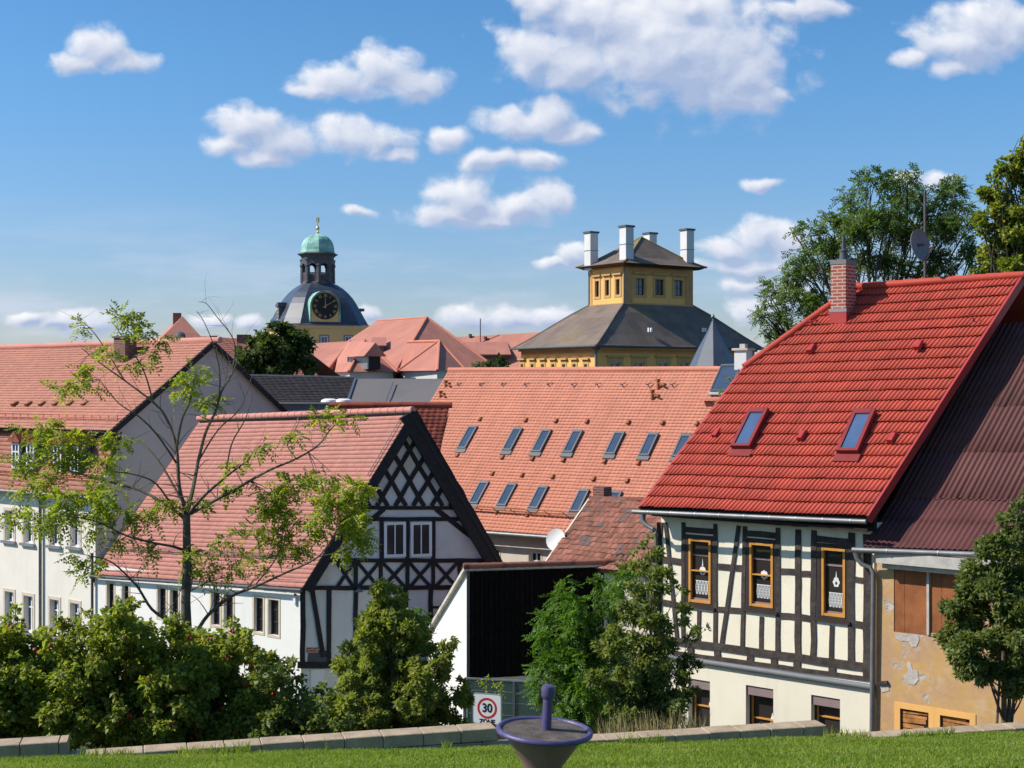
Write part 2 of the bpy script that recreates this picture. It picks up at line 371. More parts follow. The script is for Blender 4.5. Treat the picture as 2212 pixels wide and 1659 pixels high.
class MB:
    def __init__(s): s.v = []; s.f = []
    def poly(s, pts):
        i = len(s.v); s.v += [tuple(p) for p in pts]; s.f.append(tuple(range(i, i + len(pts))))
    def hexa(s, b, t):           # bottom ring of 4, top ring of 4
        i = len(s.v); s.v += [tuple(p) for p in b] + [tuple(p) for p in t]
        s.f += [(i+3, i+2, i+1, i), (i+4, i+5, i+6, i+7)] + [(i+k, i+(k+1) % 4, i+4+(k+1) % 4, i+4+k) for k in range(4)]
    def obox(s, o, ax, ay, az):
        o, ax, ay, az = V3(o), V3(ax), V3(ay), V3(az)
        b = [o, o + ax, o + ax + ay, o + ay]; s.hexa(b, [p + az for p in b])
    def prism(s, pts, d):
        pts = [V3(p) for p in pts]; d = V3(d); n = len(pts); i = len(s.v)
        s.v += [tuple(p) for p in pts] + [tuple(p + d) for p in pts]
        s.f += [tuple(range(i + n - 1, i - 1, -1)), tuple(range(i + n, i + 2 * n))] + [(i+k, i+(k+1) % n, i+n+(k+1) % n, i+n+k) for k in range(n)]
    def tube(s, pts, rad, n=6, cap=True):
        pts = [V3(p) for p in pts]
        if not hasattr(rad, '__len__'): rad = [rad] * len(pts)
        i0 = len(s.v); prev = None
        for k, p in enumerate(pts):
            d = (pts[min(k+1, len(pts)-1)] - pts[max(k-1, 0)]).normalized()
            if prev is None:
                a = d.cross(V3((0, 0, 1))); a = a if a.length > .05 else d.cross(V3((1, 0, 0)))
            else: a = prev - d * prev.dot(d)
            a.normalize(); prev = a; b = d.cross(a)
            for j in range(n):
                t = 2 * math.pi * j / n; s.v.append(tuple(p + (a * math.cos(t) + b * math.sin(t)) * rad[k]))
        for k in range(len(pts) - 1):
            for j in range(n):
                q = i0 + k * n; s.f.append((q + j, q + (j+1) % n, q + n + (j+1) % n, q + n + j))
        if cap:
            s.f.append(tuple(i0 + j for j in range(n-1, -1, -1))); e = i0 + (len(pts)-1) * n; s.f.append(tuple(e + j for j in range(n)))
    def lathe(s, c, prof, n=24, ax=None, rot=0.):
        c = V3(c); M = V3(ax).to_track_quat('Z', 'Y').to_matrix() if ax is not None else Matrix.Identity(3)
        i0 = len(s.v)
        for r, z in prof:
            for j in range(n):
                t = 2 * math.pi * j / n + rot; s.v.append(tuple(c + M @ V3((r * math.cos(t), r * math.sin(t), z))))
        for k in range(len(prof) - 1):
            for j in range(n):
                q = i0 + k * n; s.f.append((q + j, q + (j+1) % n, q + n + (j+1) % n, q + n + j))
        s.f.append(tuple(i0 + j for j in range(n-1, -1, -1))); e = i0 + (len(prof)-1) * n; s.f.append(tuple(e + j for j in range(n)))
    def build(s, name, m, parent=None, base=None, smooth=False, bevel=0., kind=None):
        b = BASE[parent] if parent is not None else V3(base or (0, 0, 0))
        me = bpy.data.meshes.new(name)
        me.from_pydata([(x - b.x, y - b.y, z - b.z) for x, y, z in s.v], [], s.f); me.update()
        bm = bmesh.new(); bm.from_mesh(me); bmesh.ops.recalc_face_normals(bm, faces=bm.faces)
        if bevel:
            bmesh.ops.bevel(bm, geom=list(bm.edges), offset=bevel, segments=1, affect='EDGES', clamp_overlap=True)
        bm.to_mesh(me); bm.free(); auto_uv(me)
        o = link(name, me, m, parent, base, smooth)
        if smooth:
            try: me.set_sharp_from_angle(angle=math.radians(40))
            except Exception: pass
        if kind: o['kind'] = kind
        return o
def P(x, y, D): return V3(((x - CX) / F * D, D, (CY - y) / F * D))
class Fr:
    """a plane in the place: origin, across, up, outward normal"""
    def __init__(s, o, ex, ey, n): s.o, s.ex, s.ey, s.n = V3(o), V3(ex).normalized(), V3(ey).normalized(), V3(n).normalized()
    def at(s, x, y):
        r = V3(((x - CX) / F, 1, (CY - y) / F)); t = s.o.dot(s.n) / r.dot(s.n); q = r * t - s.o
        return q.dot(s.ex), q.dot(s.ey)
    def W(s, a, b, c=0.): return s.o + s.ex * a + s.ey * b + s.n * c
    def pw(s, x, y, c=0.): return s.W(*s.at(x, y), c)
    def box(s, mb, a0, a1, b0, b1, c0, c1): mb.obox(s.W(a0, b0, c0), s.ex * (a1-a0), s.ey * (b1-b0), s.n * (c1-c0))
    def rect(s, x0, y0, x1, y1):
        xm, ym = (x0+x1)/2, (y0+y1)/2
        return s.at(x0, ym)[0], s.at(x1, ym)[0], s.at(xm, y1)[1], s.at(xm, y0)[1]
    def bar(s, mb, p, q, w, c0, c1, w2=None):      # beam between two surveyed points, w in metres
        a = s.at(*p); b = s.at(*q); s.lbar(mb, a, b, w, c0, c1, w2)
    def lbar(s, mb, a, b, w, c0, c1, w2=None):
        d = V3((b[0]-a[0], b[1]-a[1])); d.normalize(); t = V3((-d.y, d.x)); h0 = w/2; h1 = (w2 or w)/2
        pts = [(a[0]+t.x*h0, a[1]+t.y*h0), (a[0]-t.x*h0, a[1]-t.y*h0), (b[0]-t.x*h1, b[1]-t.y*h1), (b[0]+t.x*h1, b[1]+t.y*h1)]
        mb.prism([s.W(u, v, c0) for u, v in pts], s.n * (c1-c0))
def wbar(s, mb, p, q, w, c0, c1, rnd=random.Random(9)):      # hand-hewn beam, edges slightly uneven
    a, b = s.at(*p), s.at(*q); L = math.hypot(b[0]-a[0], b[1]-a[1]); n = max(2, int(L/.35)); dx, dy = (b[0]-a[0])/L, (b[1]-a[1])/L
    l, r = [], []
    for i in range(n+1):
        t = L*i/n; e = rnd.gauss(0, w*.035); h1, h2 = w/2*(1+rnd.gauss(0, .05)), w/2*(1+rnd.gauss(0, .05))
        l.append((a[0]+dx*t-dy*(h1+e), a[1]+dy*t+dx*(h1+e))); r.append((a[0]+dx*t+dy*(h2-e), a[1]+dy*t-dx*(h2-e)))
    mb.prism([s.W(u, v, c0) for u, v in l + r[::-1]], s.n*(c1-c0))
def wall_fr(p, q):     # vertical plane from p (left) to q (right), outward = towards the viewer
    p, q = V3(p), V3(q); ex = V3((q.x-p.x, q.y-p.y, 0)).normalized(); n = V3((ex.y, -ex.x, 0))
    return Fr(p, ex, (0, 0, 1), n)
def fr3(a, b, d):      # plane through three points: a->b across, d above a
    a, b, d = V3(a), V3(b), V3(d); ex = (b-a).normalized(); n = ex.cross(d-a).normalized()
    ey = n.cross(ex)
    return Fr(a, ex, ey, n)
def holes_wall(mb, fr, a0, a1, b0, b1, holes, depth=.18):
    xs = sorted({a0, a1, *[h[0] for h in holes], *[h[1] for h in holes]}); ys = sorted({b0, b1, *[h[2] for h in holes], *[h[3] for h in holes]})
    for i in range(len(xs)-1):
        for j in range(len(ys)-1):
            cx, cy = (xs[i]+xs[i+1])/2, (ys[j]+ys[j+1])/2
            if any(h[0] < cx < h[1] and h[2] < cy < h[3] for h in holes): continue
            mb.poly([fr.W(xs[i], ys[j]), fr.W(xs[i+1], ys[j]), fr.W(xs[i+1], ys[j+1]), fr.W(xs[i], ys[j+1])])
    for h in holes:
        c = [(h[0], h[2]), (h[1], h[2]), (h[1], h[3]), (h[0], h[3])]
        for k in range(4):
            p, q = c[k], c[(k+1) % 4]
            mb.poly([fr.W(*p), fr.W(*q), fr.W(*q, -depth), fr.W(*p, -depth)])
def window(fr, r, parent, fm, pm, c=0., fw=.06, th=.05, vb=(), hb=(), bw=.035, name='window'):
    """r = a0,a1,b0,b1 ; frame ring + glazing bars, pane as sub-part"""
    a0, a1, b0, b1 = r; mb = MB()
    fr.box(mb, a0, a0+fw, b0, b1, c, c+th); fr.box(mb, a1-fw, a1, b0, b1, c, c+th)
    fr.box(mb, a0+fw, a1-fw, b0, b0+fw, c, c+th); fr.box(mb, a0+fw, a1-fw, b1-fw, b1, c, c+th)
    for t in vb: x = a0 + (a1-a0)*t; fr.box(mb, x-bw/2, x+bw/2, b0+fw, b1-fw, c, c+th-.008)
    for t in hb: y = b0 + (b1-b0)*t; fr.box(mb, a0+fw, a1-fw, y-bw/2, y+bw/2, c, c+th-.012)
    f = mb.build(name, fm, parent)
    g = MB(); fr.box(g, a0+.01, a1-.01, b0+.01, b1-.01, c-.02, c+.012); g.build('pane', pm, f)
    return f
def grid_mesh(name, V, UV, m, parent, smooth=False, group=0):
    R, C = V.shape[:2]; b = BASE[parent]
    me = bpy.data.meshes.new(name); co = (V.reshape(-1, 3) - np.array(b))
    i = np.arange((R-1)*(C-1)); r = i // (C-1); c = i % (C-1); q = r*C + c
    if group: q = q[(r % group) != group-1]
    fs = np.stack([q, q+1, q+C+1, q+C], 1).astype(np.int32)
    me.vertices.add(len(co)); me.vertices.foreach_set('co', co.ravel())
    me.loops.add(fs.size); me.loops.foreach_set('vertex_index', fs.ravel())
    me.polygons.add(len(fs)); me.polygons.foreach_set('loop_start', np.arange(len(fs), dtype=np.int32)*4)
    me.update(calc_edges=True)
    ul = me.uv_layers.new(name='UVMap'); ul.data.foreach_set('uv', UV.reshape(-1, 2)[fs.ravel()].ravel().astype(np.float32))
    return link(name, me, m, parent, smooth=smooth)
def tile_roof(name, A, B, C, D, m, parent, roll=.2, course=.3, amp=.03, step=.02, kind='roll', L=None, R=None, sub=6, jit=.003, per=1, wave=0., thick=.5, ov=.22, dip=0.):
    A, B, C, D = [np.array(V3(p)) for p in (A, B, C, D)]
    lS = np.linalg.norm(B-A); lT = (np.linalg.norm(D-A) + np.linalg.norm(C-B))/2
    nr = max(2, round(lS/roll)); nc = max(2, round(lT/course))
    s = np.linspace(0, 1, nr*sub+1); n = np.cross(B-A, D-A); n /= np.linalg.norm(n)
    if n[2] < 0: n = -n
    rows = []; uvs = []
    ntile = nr//per + 2
    for k in range(nc):
        J = RNG.normal(0, jit, ntile); Sv = RNG.normal(0, .012, ntile)
        for (t, st, vv) in ((k/nc, step*(1-thick), .15), (k/nc, step, .2), ((k+1+(ov if k < nc-1 else 0))/nc, 0., .8)):
            lo = L(t) if L else 0.; hi = R(t) if R else 1.
            sc = np.clip(s, lo, hi); ph = (sc*nr) % 1.0; ti = np.minimum((sc*nr/per).astype(int), ntile-1)
            if kind == 'roll': h = amp*(0.5-0.5*np.cos(2*np.pi*ph))**.75
            elif kind == 'corr': h = amp*(0.5-0.5*np.cos(2*np.pi*ph))
            elif kind == 'rib': h = amp*(1-np.abs(np.cos(np.pi*ph))**5)
            else: h = amp*np.where((ph < .07) | (ph > .93), -1., 0.)
            tt = t + (Sv[ti]*(1/nc) if st > 0 else 0)
            sag = wave*np.sin(sc*7.3+t*4)*np.sin(t*3.1+1)
            pos = ((1-sc)*(1-tt))[:, None]*A + (sc*(1-tt))[:, None]*B + (sc*tt)[:, None]*C + ((1-sc)*tt)[:, None]*D
            pos = pos + n*(h + (st + J[ti] if st > 0 else -dip) + sag)[:, None]
            rows.append(pos); uvs.append(np.stack([sc*nr/per, np.full_like(sc, k+vv)], 1))
    return grid_mesh(name, np.array(rows), np.array(uvs), m, parent, group=3)
def slab(mb, pts, th):      # roof underside with edges
    pts = [V3(p) for p in pts]; n = (pts[1]-pts[0]).cross(pts[-1]-pts[0]).normalized()
    if n.z < 0: n = -n
    if len(pts) == 4:          # follows the twist of an old roof
        N = 8; g = lambda i, j, o: (pts[0].lerp(pts[1], i/N)).lerp(pts[3].lerp(pts[2], i/N), j/N) - n*o
        for o in (.03, .03+th):
            for i in range(N):
                for j in range(N): mb.poly([g(i, j, o), g(i+1, j, o), g(i+1, j+1, o), g(i, j+1, o)])
        for a, b in zip(pts, pts[1:]+pts[:1]): mb.poly([a - n*.03, b - n*.03, b - n*(.03+th), a - n*(.03+th)])
        return
    mb.prism([p - n*.03 for p in pts], -n*th)
def ridge_caps(p, q, r, seg, m, parent, name='ridge_tiles'):
    p, q = V3(p), V3(q); k = max(1, round((q-p).length/seg)); mb = MB()
    for i in range(k):
        a = p.lerp(q, i/k); b = p.lerp(q, (i+1)/k + .02); mb.tube([a, b], [r*1.18, r], 10)
    return mb.build(name, m, parent, smooth=True)
def mesh_np(name, co, fs, m, parent=None, base=None):
    b = np.array(BASE[parent] if parent is not None else (base or (0, 0, 0)))
    me = bpy.data.meshes.new(name); me.vertices.add(len(co)); me.vertices.foreach_set('co', (co - b).ravel())
    k = fs.shape[1]; me.loops.add(fs.size); me.loops.foreach_set('vertex_index', fs.ravel().astype(np.int32))
    me.polygons.add(len(fs)); me.polygons.foreach_set('loop_start', np.arange(len(fs), dtype=np.int32)*k)
    me.update(calc_edges=True)
    return link(name, me, m, parent, base)

# ------------------------------------------------------------------ ground
def yw(X): return 17.54 + .26*np.clip(X, -14, 14)
def lawn_z(X, Y):
    X = np.asarray(X, float); Y = np.asarray(Y, float)
    z = np.where(Y < 8.6, -1.60 - .128*np.clip(Y, -30, 99), -2.70 - .21*(Y-8.6))
    return z + .0126*np.clip(X, -20, 20) + .02*np.sin(X*1.7+Y)*np.sin(Y*1.3)
def gz(X, Y):
    X = np.asarray(X, float); Y = np.asarray(Y, float); t = Y - yw(X)
    z0 = lawn_z(X, yw(X)) - .12
    f = np.clip(t/8., 0, 1); f = f*f*(3-2*f)
    far = np.clip(-8.9 - .09*(t-8), -11.2, -8.9)
    return np.where(t < .1, lawn_z(X, Y) - .12, z0*(1-f) + far*f)
def build_ground():
    xs = np.concatenate([[-5000, -1500, -500, -200, -100], np.linspace(-60, 60, 121), [100, 200, 500, 1500, 5000]])
    ys = np.concatenate([[-300, -100, -40], np.linspace(-20, 80, 161), [100, 150, 250, 500, 1500, 6000]])
    X, Y = np.meshgrid(xs, ys); Z = gz(X, Y)
    pt = np.stack([X, Y, Z], 2).reshape(-1, 3); C = len(xs)
    i = np.arange((len(ys)-1)*(C-1)); q = (i//(C-1))*C + i % (C-1)
    o = mesh_np('ground', pt, np.stack([q, q+1, q+C+1, q+C], 1), 'ground'); o['kind'] = 'structure'
    xs = np.linspace(-22, 24, 93); tt = np.linspace(0, 1, 81)
    X, T = np.meshgrid(xs, tt); Y = -8 + (yw(X) + .05 + 8)*T; Z = lawn_z(X, Y)
    pt = np.stack([X, Y, Z], 2).reshape(-1, 3); C = len(xs)
    i = np.arange((len(tt)-1)*(C-1)); q = (i//(C-1))*C + i % (C-1)
    o = mesh_np('lawn', pt, np.stack([q, q+1, q+C+1, q+C], 1), 'lawn_soil'); o['kind'] = 'structure'
    # street in the dip in front of the houses
    xs = np.linspace(-30, 24, 109); X, T = np.meshgrid(xs, np.linspace(0, 1, 9))
    Y = np.where(X > 0, 24.6-.4*X, 24.6+.52*(-X)) + 6.0*(T-.5); Z = gz(X, Y) + .03
    pt = np.stack([X, Y, Z], 2).reshape(-1, 3); C = len(xs)
    i = np.arange(8*(C-1)); q = (i//(C-1))*C + i % (C-1)
    o = mesh_np('street', pt, np.stack([q, q+1, q+C+1, q+C], 1), 'asphalt'); o['kind'] = 'structure'
build_ground()
def grass():
    def scat(n, x0, x1, y0, hmin, hmax):
        X = RNG.uniform(x0, x1, n); Y = y0 + (yw(X)-.12-y0)*RNG.uniform(0, 1, n)
        return X, Y, RNG.uniform(hmin, hmax, n)
    A = scat(240000, -7.2, 9.2, 12.6, .02, .055); B = scat(60000, -16, 18, 6, .02, .06)
    X = np.concatenate([A[0], B[0]]); Y = np.concatenate([A[1], B[1]]); H = np.concatenate([A[2], B[2]])
    # tufts along the foot of the wall
    n = 6500; Xt = RNG.uniform(-7, 9, n); Yt = yw(Xt) - .14 - np.abs(RNG.normal(0, .07, n)); Ht = RNG.uniform(.03, .12, n)*(0.5+0.9*(np.sin(Xt*3.1)*np.sin(Xt*1.7+1) > .2))
    X = np.concatenate([X, Xt]); Y = np.concatenate([Y, Yt]); H = np.concatenate([H, Ht])
    H = H*(.75 + .5*(np.sin(X*1.9+np.cos(Y*2.3))*.5+.5))
    Z = lawn_z(X, Y) - .01; n = len(X); an = RNG.uniform(0, 2*np.pi, n); w = RNG.uniform(.004, .0075, n)
    dx, dy = np.cos(an), np.sin(an); la = RNG.uniform(0, 2*np.pi, n); le = H*RNG.uniform(.15, .8, n)
    p = np.stack([X, Y, Z], 1); sd = np.stack([dx*w, dy*w, np.zeros(n)], 1)
    mid = p + np.stack([np.cos(la)*le*.35, np.sin(la)*le*.35, H*.6], 1); tip = p + np.stack([np.cos(la)*le, np.sin(la)*le, H], 1)
    co = np.stack([p-sd, p+sd, mid+sd*.7, mid-sd*.7, tip], 1).reshape(-1, 3)
    k = np.arange(n)*5
    f1 = np.stack([k, k+1, k+2, k+3], 1); f2 = np.stack([k+3, k+2, k+4, k+4], 1)
    # quads for the base, triangles for the tips
    me = bpy.data.meshes.new('grass'); me.vertices.add(len(co)); me.vertices.foreach_set('co', co.ravel())
    lp = np.concatenate([f1.ravel(), f2[:, :3].ravel()]).astype(np.int32)
    me.loops.add(len(lp)); me.loops.foreach_set('vertex_index', lp)
    me.polygons.add(2*n); me.polygons.foreach_set('loop_start', np.concatenate([np.arange(n)*4, 4*n + np.arange(n)*3]).astype(np.int32))
    me.update(calc_edges=True)
    o = link('grass', me, 'grass'); tag(o, 'short sunlit green grass of the sloping lawn in the foreground', 'grass'); o['kind'] = 'stuff'
grass()

# ------------------------------------------------------------------ low block walls along the lawn
def block_wall(p, q, top, rows, label, bl=.46, bh=.165, dep=.32, seed=1):
    rnd = random.Random(seed); p, q = V3((p[0], p[1], 0)), V3((q[0], q[1], 0)); L = (q-p).length; ex = (q-p)/L; n = V3((-ex.y, ex.x, 0))
    mb = MB()
    for r in range(rows):
        x = -bl*.5*(r % 2); z1 = top - r*bh
        while x < L - .02:
            l = bl*rnd.uniform(.9, 1.12); x0, x1 = max(x, 0), min(x+l, L); x += l
            if x1 - x0 < .04: continue
            d = rnd.uniform(-.006, .006); o = p + ex*(x0+.004) + n*d + V3((0, 0, z1-bh+.004))
            mb.obox(o, ex*(x1-x0-.008), n*dep, (0, 0, bh-.008 + rnd.uniform(-.003, .003)))
        mb2 = MB()
    o = mb.build('low_stone_wall', 'stone_block', base=(p.x, p.y, top-rows*bh), bevel=.008)
    return tag(o, label, 'wall', 'low block walls edging the lawn')
def xyD(x, D): return ((x-CX)/F*D, D)
block_wall(xyD(-420, 15.5), xyD(147, 16.15), -4.155, 5, 'raised two-course stretch of beige block wall at the far left, higher than its neighbour', seed=3)
block_wall(xyD(143, 16.12), xyD(1079, 17.5), -4.33, 4, 'long low beige block wall below the rose bushes, ending at the spinning seat', seed=4)
block_wall(xyD(1081, 17.5), xyD(1786, 18.6), -4.565, 4, 'low beige block wall in front of the half-timbered house, right of the spinning seat', seed=5)
block_wall(xyD(1782, 18.62), xyD(2460, 19.75), -4.78, 4, 'lowest flat block wall stretch in front of the ochre peeling house', seed=6)

# ------------------------------------------------------------------ spinning seat (playground)
def spinner():
    c = V3(((1176-CX)/F*8.6, 8.6, -(1579-CY)/F*8.6)); g = float(lawn_z(c.x, c.y))
    ax = V3((.055, -.02, 1)).normalized()
    t = thing('spinning_seat', 'purple playground spinning seat shaped like a top, upright handle on a dark disc', 'playground seat', (c.x, c.y, g))
    H = c.z - g
    mb = MB(); pr = [(.05, -H-.1), (.055, -H+.10), (.085, -H+.2), (.125, -.205), (.17, -.14), (.215, -.07), (.243, -.025), (.25, 0)]
    mb.lathe(c, pr, 48, ax); mb.build('cone', 'mauve_paint', t, smooth=True)
    mb = MB(); R, r = .284, .0185; M = ax.to_track_quat('Z', 'Y').to_matrix()
    mb.tube([c + M @ V3((R*math.cos(a), R*math.sin(a), 0)) for a in np.linspace(0, 2*math.pi, 65)], r, 12, False); mb.build('rim', 'violet_paint', t, smooth=True)
    mb = MB(); mb.lathe(c, [(.245, -.02), (.272, -.012), (.272, .002), (.20, .006), (.02, .012)], 48, ax); mb.build('seat_plate', 'rubber_dark', t, smooth=True)
    mb = MB(); pc = c + V3((.012, .0, .0)); ax2 = V3((.05, 0, 1)).normalized()
    mb.lathe(pc, [(.030, 0), (.030, .19), (.029, .205)], 24, ax2); ps = mb.build('post', 'violet_paint', t, smooth=True)
    mb = MB(); mb.lathe(pc + ax2*.195, [(.026, 0), (.039, .014), (.043, .03), (.043, .068), (.039, .083), (.026, .09)], 24, ax2); mb.build('knob', 'violet_paint', t, smooth=True)
spinner()

# ------------------------------------------------------------------ traffic sign
def text_mesh(name, body, size, fr, a, b, m, parent, ext=.002, c=.0, bold=0.):
    cu = bpy.data.curves.new(name, 'FONT'); cu.body = body; cu.size = size; cu.align_x = 'CENTER'; cu.align_y = 'CENTER'; cu.extrude = ext; cu.offset = bold
    to = bpy.data.objects.new('tmp', cu); COL.objects.link(to); bpy.context.view_layer.update()
    me = bpy.data.meshes.new_from_object(to.evaluated_get(bpy.context.evaluated_depsgraph_get())); bpy.data.objects.remove(to)
    bs = BASE[parent]
    for v in me.vertices:
        w = fr.W(a + v.co.x*.9, b + v.co.y, c + v.co.z); v.co = w - bs
    me.name = name
    return link(name, me, m, parent)
def sign():
    D = 27.0; cx = P(1052.5, 1532, D); g = float(gz(cx.x, cx.y))
    t = thing('traffic_sign', 'square white 30 zone sign with red ring on a post behind the wall', 'traffic sign', (cx.x, cx.y, g))
    ex = V3((1, -.34, 0)).normalized(); n = V3((ex.y, -ex.x, 0)); fr = Fr(cx, ex, (0, 0, 1), n)
    w = .302; r = .05
    def rr(h, k=8):
        o = []
        for qx, qy, a0 in ((1, 1, 0), (-1, 1, 90), (-1, -1, 180), (1, -1, 270)):
            for i in range(k+1):
                a = math.radians(a0 + 90*i/k); o.append((qx*(h-r) + r*math.cos(a), qy*(h-r) + r*math.sin(a)))
        return o
    mb = MB(); mb.prism([fr.W(a, b, -.03) for a, b in rr(w)], n*.033); f = mb.build('sign_frame', 'sign_edge', t)
    mb = MB(); mb.prism([fr.W(a, b, .003) for a, b in rr(w-.022)], n*.004); pl = mb.build('sign_plate', 'sign_white', t)
    mb = MB(); cc = (.0, .02)
    A = np.linspace(0, 2*math.pi, 49)[:-1]; R0, R1 = .158, .203
    for i in range(48):
        a, b = A[i], A[(i+1) % 48]
        mb.prism([fr.W(cc[0]+R0*math.cos(a), cc[1]+R0*math.sin(a), .007), fr.W(cc[0]+R1*math.cos(a), cc[1]+R1*math.sin(a), .007),
                  fr.W(cc[0]+R1*math.cos(b), cc[1]+R1*math.sin(b), .007), fr.W(cc[0]+R0*math.cos(b), cc[1]+R0*math.sin(b), .007)], n*.002)
    mb.build('red_ring', 'sign_red', pl)
    text_mesh('numerals', '30', .235, fr, 0, cc[1], 'sign_black', pl, c=.010, bold=.006)
    text_mesh('lettering', 'ZONE', .13, fr, 0, -.245, 'sign_black', pl, c=.010, bold=.004)
    mb = MB(); mb.tube([V3((cx.x, cx.y+.06, g-.2)), V3((cx.x, cx.y+.06, cx.z+.2))], .038, 12); mb.build('post', 'metal_grey', t, smooth=True)
sign()

# ------------------------------------------------------------------ survey crops -> survey grid
def c1(x, y): return x/3.2, 622.2 + y/3.2
def c2(x, y): return x/3.2, 1140.6 + y/3.2
def c3(x, y): return 553 + x/4.267, 432 + y/4.267
def c4(x, y): return 1071.5 + x/3.657, 432 + y/3.657
def g1(x, y): return 604.9 + x/4, 846.8 + y/4
def g2(x, y): return 604.9 + x/4, 1244.3 + y/4
def g3(x, y): return 950.5 + x/4, 760.4 + y/4
def g4(x, y): return 1106 + x/3.311, 1157.9 + y/3.311
def h1(x, y): return 1348 + x/2.823, 553 + y/2.823
def h2(x, y): return 1348 + x/2.908, 1071.5 + y/2.908
def h3(x, y): return 1780 + x/2.4, 950.5 + y/2.4
def h4(x, y): return 1607.2 + x/2.91, 293.8 + y/2.91

def skylight(fr, a, b, w, l, parent, fm, pm, th=.09, flash='metal_grey', fw=.055, apron=.16):
    mb = MB()
    fr.box(mb, a, a+fw, b, b+l, 0, th); fr.box(mb, a+w-fw, a+w, b, b+l, 0, th)
    fr.box(mb, a+fw, a+w-fw, b, b+fw, 0, th-.004); fr.box(mb, a+fw, a+w-fw, b+l-fw*1.8, b+l, 0, th+.006)
    s = mb.build('skylight', fm, parent)
    g = MB(); fr.box(g, a+fw*.7, a+w-fw*.7, b+fw*.7, b+l-fw*1.5, 0, th-.025); g.build('pane', pm, s)
    g = MB(); fr.box(g, a-.04, a+w+.04, b-apron, b-.004, .0, .052); g.build('flashing', flash, s)
    return s
def vent(fr, a, b, parent, m, w=.14, l=.26, h=.12):
    mb = MB(); p = [fr.W(a, b, .02), fr.W(a+w, b, .02), fr.W(a+w, b+l, .02), fr.W(a, b+l, .02)]
    q = [fr.W(a+.01, b, h), fr.W(a+w-.01, b, h), fr.W(a+w-.02, b+l*.8, h*.7), fr.W(a+.02, b+l*.8, h*.7)]
    mb.hexa(p, q); return mb.build('vent_tile', m, parent)

